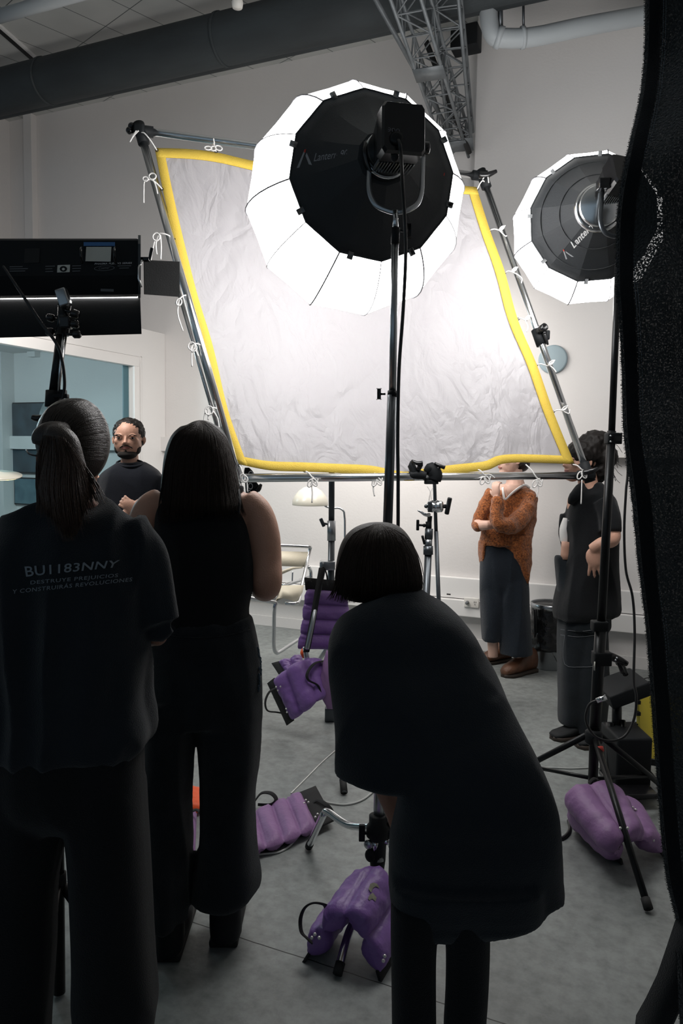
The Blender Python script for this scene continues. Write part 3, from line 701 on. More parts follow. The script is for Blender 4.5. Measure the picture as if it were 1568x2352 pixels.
def tleg(S, a, e, r=.0125, brace=None, m='black_metal'):
    b = B(); tube(b, [a, e], r, 12); o = obj('leg', b, M[m], S)
    q = (Vector(a)-Vector(e)).normalized(); b = B(); tube(b, [Vector(e)-q*.0, Vector(e)+q*.035], r*1.25, 12); obj('foot', b, M['rubber'], o)
    if brace is not None: b = B(); tube(b, [Vector(a)*.45+Vector(e)*.55, brace], r*.8, 8); obj('brace', b, M[m], S)
hb = P(1363, 1692, d); lo = P(1361, 1788, d)
tleg(S2, hb+Vector((.01, -.03, 0)), FL(1489, 2088, .014))
tleg(S2, hb+Vector((-.03, 0, 0)), FL(1130, 1800, .014))
tleg(S2, hb+Vector((.02, .03, 0)), FL(1560, 1838, .014))
for e in (FL(1489, 2088, .014), FL(1130, 1800, .014), FL(1560, 1838, .014)):
    b = B(); tube(b, [lo, hb*.4+e*.6], .0085, 8); obj('brace', b, M['black_metal'], S2)
b = B(); tube(b, [P(1376, 1716, d-.06), P(1379, 1726, d-.07)], .0145, 12); obj('tape_mark', b, M['red_tape'], S2)
b = B(); box(b, P(1365, 1530, d-.024), (.004, .004, .035), cam_axes()); obj('label', b, M['paper'], S2)
cp = [(1442, 1060, 3.1), (1437, 1130, 3.1), (1433, 1220, 3.1), (1437, 1310, 3.1), (1452, 1370, 3.08), (1457, 1450, 3.05), (1455, 1560, 3.0), (1461, 1600, 2.98), (1456, 1650, 2.98), (1435, 1690, 2.97), (1400, 1702, 2.97), (1365, 1690, 2.97), (1345, 1655, 2.97), (1352, 1620, 2.97), (1372, 1608, 2.96)]
b = B(); wtube(b, [P(1446, 560, 3.1), P(1446, 800, 3.1)]+[P(*q) for q in cp], .0052, 8, 8); cb = obj('power_cable', b, M['cable']); tag(cb, 'black cable looping down beside the tall stand and the curtain', 'cable')
b = B(); tube(b, [P(1370, 1610, 2.96), P(1392, 1601, 2.95)], .011, 12); cc = obj('plug', b, M['chrome'], cb)

# --- reflector frame with silk
D = [3.62, 4.18, 3.93, 3.37]
TL, TR, BR, BL = P(322, 300, D[0]), P(1108, 405, D[1]), P(1350, 1092, D[2]), P(548, 1098, D[3])
RF = thing('reflector_rig', 'silver pipe frame tilted across the centre holding the silk', 'frame', (TL+TR+BR+BL)/4)
for a, c, r in ((TL, TR, .0175), (TR, BR, .0175), (BL, BR, .0195), (TL, BL, .0195)):
    b = B(); tube(b, [a, c], r, 22); obj('pipe', b, M['alu'], RF)
q0 = P(407, 660, 3.58); q1 = P(500, 985, 3.42)
b = B(); tube(b, [q0, q1], .009, 12); obj('spare_rod', b, M['alu'], RF)
def cclamp(parent, c, s=.04, ax=None, sp=True):
    b = B(); box(b, c, (s*1.6, s*1.5, s*1.5), ax or cam_axes(), .008); ell(b, c+up*s*.9, s*.62); obj('corner_clamp', b, M['black_paint'], parent)
ax_t = ((TR-TL).normalized(), fh, up)
for c, e in ((TL, BL), (TR, BR), (BR, TR)):
    dd = (e-c).normalized(); b = B(); tube(b, [c-dd*.035, c+dd*.07], .028, 16); o_ = (TR-TL).normalized() if c in (TL, BL) else (TL-TR).normalized()
    if c is BR: o_ = (BL-BR).normalized()
    tube(b, [c-o_*.03, c+o_*.06], .026, 16); box(b, c-fw*.01, (.05, .05, .045), cam_axes(), .01); obj('corner_fitting', b, M['black_paint'], RF)
for c in (TL+up*.02-rt*.04, TL-rt*.05, TR+up*.03):
    b = B(); ell(b, c, (.018, .018, .018)); obj('thumb_screw', b, M['black_gloss'], RF)
b = B(); ptube(b, [(1100, 402, 4.12, 8), (1118, 402, 4.12, 7), (1140, 393, 4.12, 4)], 10, 4); obj('wing_handle', b, M['black_gloss'], RF)
b = B(); ptube(b, [(1340, 1085, 3.88, 7), (1358, 1082, 3.86, 6), (1372, 1076, 3.86, 4)], 10, 4); obj('wing_handle', b, M['black_gloss'], RF)
# swivel clamp halfway down the right pipe
f = .553; c = TR*(1-f)+BR*f; dd = (BR-TR).normalized()
CL = thing('pipe_clamp', 'black swivel clamp on the right pipe of the reflector frame', 'clamp', c)
b = B(); tube(b, [c-dd*.045, c+dd*.045], .03, 18); box(b, c+rt*.025-dd*.01, (.06, .05, .05), cam_axes(), .008); obj('clamp_body', b, M['black_paint'], CL)
b = B(); c_ = P(1243, 756, 4.0); lathe(b, [(-.02, .016), (-.02, .020), (.03, .020), (.03, .013), (-.015, .013)], c_, (-fw+rt*.5+up*.3), 18); obj('socket', b, M['black_gloss'], CL)
b = B(); ptube(b, [(1246, 764, 4.0, 6), (1254, 765, 4.0, 6)], 10, 2); ptube(b, [(1250, 766, 4.0, 5), (1254, 780, 4.0, 4), (1258, 792, 4.0, 2)], 10, 3); obj('handle', b, M['black_gloss'], CL)
# two clamps on the lower bar
for (x, y, lab, dd_) in ((956, 1086, 'black clamp gripping the lower bar, the left one of two', 3.62), (994, 1088, 'black clamp gripping the lower bar above the metal grip head', 3.64)):
    c = P(x, y, dd_); t = thing('pipe_clamp', lab, 'clamp', c)
    b = B(); 
    if x < 970:
        ptube(b, [(940, 1092, dd_, 9), (958, 1090, dd_, 11), (978, 1093, dd_, 9)], 12, 4); ptube(b, [(953, 1090, dd_, 9), (944, 1068, dd_, 9), (940, 1064, dd_, 6)], 12, 3)
    else:
        ptube(b, [(978, 1085, dd_, 8), (990, 1075, dd_, 14), (1000, 1090, dd_, 16), (998, 1104, dd_, 14)], 14, 4); box(b, P(990, 1107, dd_), (.065, .04, .02), cam_axes(), .003)
    obj('clamp_body', b, M['black_paint'], t)
    b = B()
    if x < 970: ptube(b, [(945, 1058, dd_-.02, 3), (958, 1064, dd_-.03, 5), (970, 1064, dd_-.03, 6)], 10, 3); ptube(b, [(966, 1066, dd_-.02, 6), (960, 1080, dd_-.02, 5)], 10, 2)
    else: ptube(b, [(998, 1064, dd_-.02, 3), (1010, 1070, dd_-.03, 4), (1021, 1074, dd_-.03, 5)], 10, 3); ptube(b, [(1008, 1072, dd_-.02, 5), (1004, 1084, dd_-.01, 5)], 10, 2)
    obj('handle', b, M['black_gloss'], t)
# silk: outline follows the photo's slack edges
def edge(ctrl, n):
    s = smooth_path(ctrl, 12); L = [0]
    for i in range(1, len(s)): L.append(L[-1]+math.dist(s[i], s[i-1]))
    out = []
    for k in range(n+1):
        g = L[-1]*k/n; i = 0
        while i < len(L)-2 and L[i+1] < g: i += 1
        f = (g-L[i])/max(L[i+1]-L[i], 1e-9); out.append(tuple(a+(c-a)*f for a, c in zip(s[i], s[i+1])))
    return out
N = 72
eT = edge([(356, 342), (430, 344), (497, 352), (585, 372), (700, 392), (900, 410), (1030, 425), (1093, 431)], N)
eB = edge([(548, 1066), (620, 1080), (700, 1083), (780, 1086), (860, 1090), (935, 1104), (990, 1095), (1060, 1086), (1120, 1079), (1150, 1066), (1200, 1062), (1318, 1066)], N)
eL = edge([(356, 342), (374, 434), (399, 546), (432, 676), (467, 792), (503, 942), (548, 1066)], N)
eR = edge([(1093, 431), (1124, 530), (1158, 625), (1188, 735), (1232, 840), (1270, 948), (1318, 1066)], N)
# plane through the pipes
def quadpt(u, v): return TL*(1-u)*(1-v)+TR*u*(1-v)+BR*u*v+BL*(1-u)*v
nrm_ = (TR-TL).cross(BL-TL).normalized()
tri1 = (TL, TR, BL)
def onframe(x, y, u, v):
    r_ = ray(x, y); q = quadpt(u, v); k = (q-CAM).dot(nrm_)/r_.dot(nrm_); return CAM+r_*k
grid = []
for i in range(N+1):
    row = []
    for j in range(N+1):
        u = j/N; v = i/N
        x = (1-v)*eT[j][0]+v*eB[j][0]+(1-u)*eL[i][0]+u*eR[i][0]-((1-u)*(1-v)*eT[0][0]+u*(1-v)*eT[N][0]+(1-u)*v*eB[0][0]+u*v*eB[N][0])
        y = (1-v)*eT[j][1]+v*eB[j][1]+(1-u)*eL[i][1]+u*eR[i][1]-((1-u)*(1-v)*eT[0][1]+u*(1-v)*eT[N][1]+(1-u)*v*eB[0][1]+u*v*eB[N][1])
        p = onframe(x, y, u, v)
        e = min(u, 1-u, v, 1-v); sag = .10*(sin(pi*u)*sin(pi*v))**.8
        wr = 0
        if e > 0: wr = .016*min(1, e*6)*noise.noise(Vector((u*4+v*2.4, v*1.5-u*2.2, 3))) + .007*min(1, e*8)*noise.noise(Vector((u*11+v*6, v*3.2-u*5, 8)))
        # gathers fanning from lower edge and corner
        wr += .006*sin(46*(u*.9+v*.35))*max(0, v-.72)*3*min(1, e*9)
        seamk = abs((u-.69)-.07*(v-.5)); wr -= .010*math.exp(-(seamk/.006)**2)*min(1, e*9)
        row.append(p + fw*(sag+wr))
    grid.append(row)
SK = thing('reflector_silk', 'large silvery silk with yellow edging tied inside the pipe frame', 'reflector', (TL+TR+BR+BL)/4+fw*.05)
b = B(); sheet_solid(b, grid, .003); obj('fabric', b, M['sheet'], SK)
bw = 1.6
def border(name, gi):
    b = B(); sheet_solid(b, gi, .005); obj(name, b, M['yellow'], SK)
off = -fw*.006
def band(rows):  # rows: list of [edge pt, inner pt]
    return [[p+off for p in r] for r in rows]
g = grid
def ip(a, c, f): return a*(1-f)+c*f
kf = .024
border('edging', band([[g[0][j], ip(g[0][j], g[3][j], .42), ip(g[0][j], g[3][j], .66)] for j in range(N+1)]))
border('edging', band([[g[N][j], ip(g[N][j], g[N-3][j], .42), ip(g[N][j], g[N-3][j], .7)] for j in range(N+1)]))
border('edging', band([[g[i][0], ip(g[i][0], g[i][3], .42), ip(g[i][0], g[i][3], .66)] for i in range(N+1)]))
border('edging', band([[g[i][N], ip(g[i][N], g[i][N-3], .42), ip(g[i][N], g[i][N-3], .66)] for i in range(N+1)]))
# cord ties: eyelet px, pipe px, tails
def tie(ex, ey, px_, py_, d, tails, loops=()):
    b = B(); r = .0033
    wtube(b, [P(ex, ey, d-.01), P((ex+px_)/2, (ey+py_)/2-3, d-.03), P(px_, py_, d-.035), P(px_-(ex-px_)*.3, py_+2, d-.02)], r, 6, 5)
    for tl_ in tails: wtube(b, [P(x, y, d-.035) for x, y in tl_], r, 6, 5)
    for cx, cy, rx, ry, an in loops:
        pts = [P(cx+rx*cos(t_)*cos(an)-ry*sin(t_)*sin(an), cy+rx*cos(t_)*sin(an)+ry*sin(t_)*cos(an), d-.038) for t_ in [2*pi*k/12 for k in range(12)]]
        tube(b, [Vector(p) for p in smooth_path(pts, 2, True)], r, 6, closed=True)
    obj('cord_tie', b, M['cord'], SK)
    b = B(); tube(b, [P(ex+3.5*cos(2*pi*k/10), ey+2.8*sin(2*pi*k/10), d-.012) for k in range(10)], .0016, 6, closed=True); obj('eyelet', b, M['black_metal'], SK)
def dl(f): return D[0]*(1-f)+D[3]*f
tie(372, 434, 345, 412, dl(.18), [[(345, 412), (332, 416), (330, 440), (330, 466)], [(345, 410), (355, 420), (362, 445)]], [(350, 405, 8, 7, 0), (334, 411, 6, 5, .3)])
tie(399, 549, 370, 536, dl(.3), [[(364, 541), (358, 560), (360, 584)], [(368, 540), (370, 565), (369, 596)], [(356, 550), (350, 575), (345, 604)]], [(359, 544, 8, 9, .2)])
tie(432, 678, 412, 686, dl(.48), [[(412, 686), (408, 720), (420, 760)], [(406, 690), (402, 700)]], [(411, 694, 6, 8, .2)])
tie(465, 796, 444, 790, dl(.62), [[(444, 790), (440, 815), (441, 842)], [(446, 795), (455, 818)]], [(440, 795, 8, 9, 0), (445, 800, 6, 8, .6)])
tie(502, 941, 481, 938, dl(.8), [[(478, 938), (469, 955), (470, 978)], [(490, 945), (500, 962), (503, 985)], [(478, 938), (478, 965)]], [(480, 943, 9, 10, .3)])
tie(360, 345, 330, 305, D[0], [[(318, 300), (306, 313), (298, 326)], [(313, 300), (303, 316)]], [])
tie(496, 348, 490, 330, 3.7, [[(492, 330), (490, 318)]], [(478, 340, 8, 4, .1), (502, 340, 8, 5, .4), (490, 341, 6, 5, .2)])
tie(1096, 434, 1108, 415, 4.15, [[(1108, 412), (1118, 400), (1122, 420)]], [])
for ex, ey, px_, py_, f, tl_ in ((1124, 529, 1146, 529, .18, [(1146, 529), (1160, 542), (1163, 541)]), (1158, 627, 1175, 624, .3, [(1175, 624), (1190, 632), (1198, 640), (1197, 650)]), (1189, 733, 1205, 735, .47, [(1205, 735), (1212, 750), (1209, 762)]), (1231, 839, 1252, 839, .64, [(1260, 838), (1270, 846), (1277, 855)]), (1270, 946, 1290, 943, .8, [(1290, 943), (1306, 950), (1308, 941)])):
    dd_ = D[1]*(1-f)+D[2]*f; tie(ex, ey, px_, py_, dd_, [tl_, [(tl_[0][0], tl_[0][1]), (tl_[0][0]+14, tl_[0][1]-11)]], [(tl_[0][0]+6, tl_[0][1]-5, 7, 3, -.7)])
for ex, ey, px_, py_, f, L_ in ((700, 1082, 716, 1096, .2, [(714, 1108), (717, 1130), (716, 1155)]), (857, 1087, 864, 1094, .4, [(862, 1100), (857, 1120), (860, 1140)]), (1094, 1078, 1112, 1090, .69, [(1112, 1090), (1125, 1090), (1136, 1098)]), (1207, 1067, 1232, 1097, .83, [(1232, 1100), (1236, 1120), (1232, 1142)]), (1316, 1067, 1335, 1078, .97, [(1336, 1102), (1335, 1130), (1334, 1158)])):
    dd_ = D[3]*(1-f)+D[2]*f; tie(ex, ey, px_, py_, dd_, [L_, [(px_, py_+5), (px_+10, py_+16), (px_+14, py_+4)]], [(px_-4, py_+14, 5, 9, .4), (px_+6, py_+12, 5, 9, -.5)])
tie(550, 1069, 556, 1085, D[3], [[(556, 1090), (566, 1105), (568, 1130)], [(556, 1090), (550, 1115)]], [(556, 1098, 6, 9, .2), (562, 1100, 6, 8, -.4)])

# --- middle steel stand
d = 4.2
S3 = thing('light_stand', 'steel stand behind the lower bar with purple bags around its foot', 'stand', FL(760, 1640))
seg(S3, (762, 985, d+.02), (761, 1200, d), .0165, 'dark_steel'); seg(S3, (761, 1196, d), (761, 1242, d), .0235, 'steel', 'collar')
seg(S3, (761, 1238, d), (758, 1490, d), .0185, 'dark_steel'); seg(S3, (757, 1330, d+.01), (757, 1625, d+.02), .021, 'steel')
b = B(); box(b, P(740, 1200, d), (.02, .02, .05), (rt*.9+up*.4, fh, up*.9-rt*.4), .005); tube(b, [P(742, 1202, d), P(758, 1205, d)], .006, 8); obj('lock_lever', b, M['dark_steel'], S3)
b = B(); box(b, P(752, 1298, d-.02), (.085, .07, .05), cam_axes(), .008); obj('brace_collar', b, M['steel'], S3)
b = B(); ell(b, P(742, 1294, d-.055), .006); obj('bolt', b, M['chrome'], S3)
b = B(); tube(b, [P(744, 1305, d-.03), P(705, 1490, d-.35)], .011, 10); tube(b, [P(775, 1305, d), P(830, 1560, d-.05)], .011, 10); obj('brace', b, M['steel'], S3)
for e in ((703, 1560), (860, 1600), (790, 1820)):
    if e[1] == 1820: a = P(790, 1500, 4.0)
    a = P(757, 1480, d); b = B(); tube(b, [a, FL(*e, .015)], .0125, 12); lg = obj('leg', b, M['steel'], S3)
    q = (a-FL(*e, .015)).normalized(); b = B(); tube(b, [FL(*e, .015), FL(*e, .015)+q*.07], .016, 12); obj('foot', b, M['rubber'], lg)
b = B(); box(b, P(703, 1503, 4.0), (.028, .02, .085), (rt*.98+up*.15, fh, up*.98-rt*.15), .006); obj('leg_tip', b, M['alu'], S3)
b = B(); box(b, FL(757, 1640, .04), (.055, .05, .08), cam_axes(), .008); obj('foot_bracket', b, M['dark_steel'], S3)
# --- grip stand on the right of it
d = 3.66
S4 = thing('grip_stand', 'dark stand with shiny grip head under the lower bar', 'stand', FL(965, 1730))
seg(S4, (987, 1185, d), (984, 1215, d), .0115, 'black_metal'); seg(S4, (984, 1198, d), (984, 1214, d), .0145, 'black_paint', 'collar')
seg(S4, (985, 1214, d), (984, 1238, d), .0195, 'dark_steel', 'collar'); seg(S4, (984, 1238, d), (983, 1256, d), .018, 'steel', 'collar')
seg(S4, (983, 1254, d), (983, 1274, d), .0235, 'dark_steel', 'collar'); seg(S4, (983, 1272, d), (962, 1730, d), .0175, 'dark_steel')
b = B(); box(b, P(959, 1206, d), (.014, .014, .052), cam_axes(), .004); tube(b, [P(961, 1206, d), P(980, 1207, d)], .0055, 8); ell(b, P(974, 1207, d), .009); obj('lock_knob', b, M['black_metal'], S4)
b = B(); box(b, P(972, 1240, d), (.012, .02, .045), (rt*.95+up*.25, fh, up*.95-rt*.25), .004); obj('lock_lever', b, M['black_metal'], S4)
GH = P(993, 1163, d-.02)
b = B(); lathe(b, [(-.028, .012), (-.02, .026), (0, .03), (.012, .022), (.02, .03), (.045, .028), (.05, .02)], GH, rt+fw*-.3, 24); obj('grip_head', b, M['alu'], S4)
b = B(); box(b, P(987, 1164, d-.05), (.02, .02, .05), cam_axes(), .003); ell(b, P(978, 1163, d-.04), .009); obj('jaw', b, M['dark_steel'], S4)
b = B(); ptube(b, [(959, 1172, d-.03, 2), (968, 1177, d-.03, 3), (976, 1182, d-.03, 4), (986, 1183, d-.02, 5)], 8, 3); obj('wing_lever', b, M['alu'], S4)
b = B(); tube(b, [P(1005, 1163, d), P(1024, 1163, d)], .01, 10); box(b, P(1029, 1162, d), (.022, .024, .085), (rt*.97-up*.2, fh, up*.97+rt*.2), .007); obj('tee_handle', b, M['black_gloss'], S4)
for e in ((880, 1700), (1040, 1660), (960, 1800)):
    b = B(); tube(b, [P(966, 1640, d), FL(*e, .014)], .0125, 12); lg = obj('leg', b, M['steel'], S4)
# thin pole
S5 = thing('thin_pole', 'thin dark pole rising to the clamp beside the grip head', 'pole', FL(1030, 1690))
seg(S5, (997, 1095, 3.72), (1001, 1220, 3.74), .0088, 'dark_steel'); seg(S5, (1001, 1220, 3.74), (1019, 1690, 3.78), .0105, 'dark_steel')
for e in ((1090, 1700), (960, 1690), (1030, 1760)):
    b = B(); tube(b, [P(1016, 1610, 3.77), FL(*e, .012)], .009, 10); obj('leg', b, M['dark_steel'], S5)
b = B(); wtube(b, [P(*q) for q in ((980, 1116, 3.6), (987, 1128, 3.6), (986, 1140, 3.6), (985, 1150, 3.62))], .0016, 6, 4); wtube(b, [P(*q) for q in ((994, 1120, 3.6), (989, 1130, 3.6), (990, 1148, 3.62))], .0012, 6, 4); tag(obj('loose_cord', b, M['cord']), 'short loose cord dangling from clamp to the shiny grip head', 'cord')
# strap with lettering hanging behind the left end of the bar
c = P(575, 1110, 3.55); t = thing('equipment_strap', 'black strap with white lettering hanging behind left end of lower bar', 'strap', c)
b = B(); ploft(b, [(1074, 562, 572, .01), (1085, 560, 582, .012), (1100, 562, 584, .012), (1118, 563, 596, .014), (1130, 564, 592, .014), (1146, 566, 588, .012)], 3.56, 16, 3); sp = obj('strap_body', b, M['blk_fabric'], t)
b = B(); ptube(b, [(584, 1124, 3.56, 4), (592, 1124, 3.56, 7), (600, 1112, 3.56, 3)], 10, 3); obj('buckle', b, M['black_gloss'], t)
word('POLO', ((580, 1135), (582, 1082), (570, 1081), (569, 1134)), None, 3.5, t, 'print_white', 0, 0)

# --- fluorescent bank with barn doors, left edge
d = 2.15
FLM = thing('fluorescent_fixture', 'black fluorescent bank with open barn doors at the left edge', 'studio light', P(145, 640, d))
prof = [(548, .0), (552, -.02), (632, -.035), (640, -.03), (676, .0), (682, .03), (676, .10), (560, .10)]   # y px, depth
b = B(); r = []
for x in (-420, 314, 320):
    k = 0 if x < 318 else 3
    r.append([P(x, y+(8 if x < 0 else 0)*((y-548)/134)+(k if y < 600 else -k), d+o) for y, o in prof])
skin_rings(b, r); hs = obj('housing', b, M['black_paint'], FLM, False)
trh = bvh(hs)
b = B(); r = []
for x in (317, 323): r.append([P(x, y, d+o) for y, o in ((540, .0), (560, -.03), (640, -.045), (676, -.02), (684, .03), (676, .11), (556, .11))])
skin_rings(b, r); obj('end_plate', b, M['dark_steel'], FLM, False)
b = B(); tube(b, [P(-400, 690, d+.035), P(316, 682, d+.035)], .0022, 8); obj('light_slit', b, M['tube_light'], FLM)
b = B(); q = [P(-400, 692, d+.04), P(322, 684, d+.04), P(325, 767, d+.03), P(-400, 786, d+.03)]
sheet_solid(b, [[q[0], q[1]], [q[3], q[2]]], .002); obj('barn_door', b, M['black_paint'], FLM, False)
b = B(); q = [P(330, 597, d), P(412, 601, d+.12), P(412, 682, d+.12), P(331, 676, d)]
sheet_solid(b, [[q[0], q[1]], [q[3], q[2]]], .002); obj('barn_door', b, M['black_paint'], FLM, False)
b = B(); box(b, P(331, 596, d-.01), (.03, .02, .01), cam_axes(), .002); ptube(b, [(343, 597, d-.01, 3), (346, 583, d-.01, 4), (349, 570, d-.01, 4)], 8, 3); obj('door_lever', b, M['black_gloss'], FLM)
b = B(); tube(b, [P(326, 598, d-.03), P(318, 615, d-.04), P(318, 640, d-.045), P(325, 660, d-.04)], .003, 8); obj('end_bracket', b, M['alu'], FLM)
def flat(name, quad, m, off=.002, uv=SQ, tree=None, dd_=d-.03, par=None): return decal(name, uv[0], uv[1], quad, tree if tree is not None else trh, M[m], par or FLM, dd_, off)
flat('label_plate', ((196, 600), (254, 601), (256, 567), (198, 567)), 'paper', .006)
flat('tape_strip', ((192, 565), (264, 565), (264, 556), (192, 556)), 'blue_tape', .004)
flat('warning_sticker', ((131, 626), (160, 625), (161, 608), (132, 609)), 'paper')
circ = [(.5+.5*cos(2*pi*k/20), .5+.5*sin(2*pi*k/20)) for k in range(20)]
flat('sticker_ring', ((137, 624), (154, 624), (154, 611), (137, 611)), 'black_paint', .003, (circ, [tuple(range(20))]))
flat('sticker_dot', ((142, 621), (149, 621), (149, 615), (142, 615)), 'paper', .004, (circ, [tuple(range(20))]))
ov = [(.5+.5*cos(2*pi*k/28), .5+.5*sin(2*pi*k/28)) for k in range(28)]+[(.5+.47*cos(2*pi*k/28), .5+.42*sin(2*pi*k/28)) for k in range(28)]
flat('oval_badge', ((216, 623), (263, 621), (263, 609), (216, 611)), 'print_grey', .002, (ov, [(k, (k+1) % 28, 28+(k+1) % 28, 28+k) for k in range(28)]))
word('Coemar', ((227, 619), (252, 617), (252, 611), (227, 613)), trh, d, FLM, 'print_grey', .3, .003)
word('PHASMA FLEX V2 SERIES', ((217, 608), (303, 606), (303, 602), (217, 604)), trh, d, FLM, 'print_white', .2, .003, .02, 1.1)
for (x0, y0, x1) in ((22, 612, 52), (22, 617, 64), (22, 622, 58), (104, 611, 126), (104, 617, 120), (104, 623, 122), (166, 610, 186), (166, 616, 186), (166, 622, 184), (270, 610, 301), (274, 615, 296)):
    flat('small_print', ((x0, y0+1.6), (x1, y0+1.0), (x1, y0-.6), (x0, y0)), 'print_grey', .002)
flat('vent_grille', ((55, 604), (90, 603), (92, 570), (57, 571)), 'rubber', .002)
flat('badge', ((231, 669), (261, 670), (261, 664), (231, 663)), 'print_grey', .002)
for x in (187, 264):
    b = B(); wtube(b, [P(x, 568, d-.04), P(x-2, 574, d-.065), P(x-1, 590, d-.068), P(x+1, 604, d-.05)], .0035, 8, 5); obj('latch', b, M['black_gloss'], FLM)
# its stand
S6 = thing('light_stand', 'black stand rising behind the ponytail to the fluorescent bank', 'stand', FL(136, 2290))
d6 = 2.1
seg(S6, (146, 668, d6-.0), (150, 690, d6), .014, 'black_gloss', 'receiver'); b = B(); box(b, P(146, 684, d6-.02), (.03, .03, .05), (rt*.93+up*.3, fh, up*.93-rt*.3), .005); obj('bracket', b, M['steel'], S6)
seg(S6, (150, 690, d6), (143, 770, d6), .018, 'black_gloss', 'swivel'); seg(S6, (142, 765, d6), (124, 905, d6), .0145, 'black_metal')
seg(S6, (146, 765, d6-.012), (134, 905, d6-.012), .0045, 'alu', 'rod')
for q, dv in (((150, 712, d6-.02), rt-up*.4), ((148, 742, d6-.02), rt-up*.1), ((140, 735, d6), -rt+up*.2), ((139, 762, d6), -rt), ((152, 768, d6-.02), rt)):
    knob(S6, P(*q), dv, .011, .022, 'black_gloss', False)
b = B(); box(b, P(152, 741, d6-.01), (.03, .03, .035), cam_axes(), .006); obj('clamp_body', b, M['black_gloss'], S6)
seg(S6, (124, 900, d6), (136, 2280, d6), .0165, 'black_metal'); seg(S6, (123, 898, d6), (121, 935, d6), .021, 'black_paint', 'collar')
b = B(); box(b, P(138, 910, d6-.01), (.045, .02, .012), cam_axes(), .003); box(b, P(145, 901, d6-.01), (.016, .02, .014), cam_axes(), .003); obj('clamp', b, M['black_paint'], S6)
b = B(); ptube(b, [(100, 960, d6, 8), (85, 961, d6, 8), (74, 958, d6, 6)], 12, 3); obj('knob', b, M['black_gloss'], S6)
seg(S6, (133, 2005, d6), (134, 2040, d6), .022, 'black_paint', 'collar')
for e in ((-120, 2300), (300, 2260), (60, 2500)):
    b = B(); tube(b, [P(134, 2020, d6), FL(*e, .014)], .0125, 12); obj('leg', b, M['black_metal'], S6)
b = B(); wtube(b, [P(*q) for q in ((8, 612, 2.08), (40, 660, 2.05), (90, 735, 2.05), (130, 790, 2.05), (143, 830, 2.06), (148, 870, 2.07), (147, 900, 2.08), (140, 930, 2.09), (128, 1000, 2.12))], .0042, 8, 8); tag(obj('power_cable', b, M['cable']), 'thin black cable from fluorescent bank curving to its stand', 'cable')
# ------------------------------------------------------------------ people
fhv = fh
def hand(bm, w, dirv, nrmv, size=.18, curl=.5, thumb=1, spread=.12):
    """palm + five fingers. w wrist, dirv towards fingertips, nrmv out of the back of the hand; thumb=+1/-1 side"""
    z = Vector(dirv).normalized(); n = Vector(nrmv); n = (n-z*n.dot(z)).normalized(); s = z.cross(n)*thumb
    pl = size*.5
    ell(bm, Vector(w)+z*pl*.55, (size*.22, pl*.62, size*.11), (s, z, n), 14, 10)
    L = (.40, .45, .42, .34)
    for k in range(4):
        off = (k-1.5)*size*.105*-1
        p = Vector(w)+z*pl*.95+s*off; dv = (z + s*off*spread/size*6).normalized(); a = 0; pts = [p-dv*size*.15, p]
        for q in range(3):
            a += curl*(.5 if q == 0 else .9); d2 = dv*cos(a)-n*sin(a); p = p+d2*size*L[k]*(.42, .32, .26)[q]; pts.append(p)
        tube(bm, pts, [size*.052, size*.052, size*.048, size*.044, size*.034], 8)
    p = Vector(w)+z*pl*.25+s*size*.16; dv = (z*.7+s*.75-n*.25).normalized(); pts = [p-s*size*.1, p, p+dv*size*.17]
    d3 = (dv*.7+z*.6-n*curl*.5).normalized(); pts += [pts[-1]+d3*size*.14]
    tube(bm, pts, [size*.07, size*.068, size*.055, size*.04], 8)
def head(bm, c, h, yawv, tilt=(0, 0, 1), wf=.76):
    """c centre of the skull, h head height, yawv facing direction"""
    f = Vector(yawv).normalized(); u = Vector(tilt).normalized(); f = (f-u*f.dot(u)).normalized(); s = f.cross(u)
    ax = (s, f, u); w = h*wf
    ell(bm, c+u*h*.12-f*h*.04, (w*.48, h*.44, h*.38), ax, 24, 18)
    ell(bm, c-u*h*.12+f*h*.10, (w*.455, h*.31, h*.31), ax, 22, 16)
    ell(bm, c-u*h*.34+f*h*.22, (w*.24, h*.17, h*.15), ax, 16, 12)
    for k in (-1, 1):
        ell(bm, c-u*h*.22+f*h*.12+s*k*w*.24, (w*.18, h*.18, h*.16), ax, 14, 10)       # jaw corners
        ell(bm, c-u*h*.06+f*h*.25+s*k*w*.25, (w*.17, h*.115, h*.11), ax, 14, 10)       # cheek
        ell(bm, c+u*h*.085+f*h*.35+s*k*w*.19, (w*.17, h*.05, h*.035), ax, 12, 8)     # brow
        e = c-u*h*.03-f*h*.02+s*k*w*.50
        tube(bm, [e+u*h*.09+f*h*.01, e+u*h*.06-f*h*.045+s*k*h*.03, e-u*h*.02-f*h*.04+s*k*h*.03, e-u*h*.09+f*h*.01], [h*.022, h*.026, h*.024, h*.02], 8)
        ell(bm, e-f*h*.01, (h*.018, h*.045, h*.08), ax, 10, 8)
    tube(bm, [c+u*h*.06+f*h*.385, c-u*h*.02+f*h*.43, c-u*h*.085+f*h*.475, c-u*h*.12+f*h*.42], [h*.028, h*.034, h*.048, h*.03], 10)
    for k in (-1, 1): ell(bm, c-u*h*.105+f*h*.41+s*k*h*.045, h*.036, ax, 10, 8)
    ell(bm, c-u*h*.20+f*h*.375, (w*.17, h*.05, h*.045), ax, 12, 8)
    ell(bm, c-u*h*.40+f*h*.33, (w*.15, h*.07, h*.06), ax, 12, 8)
    return ax
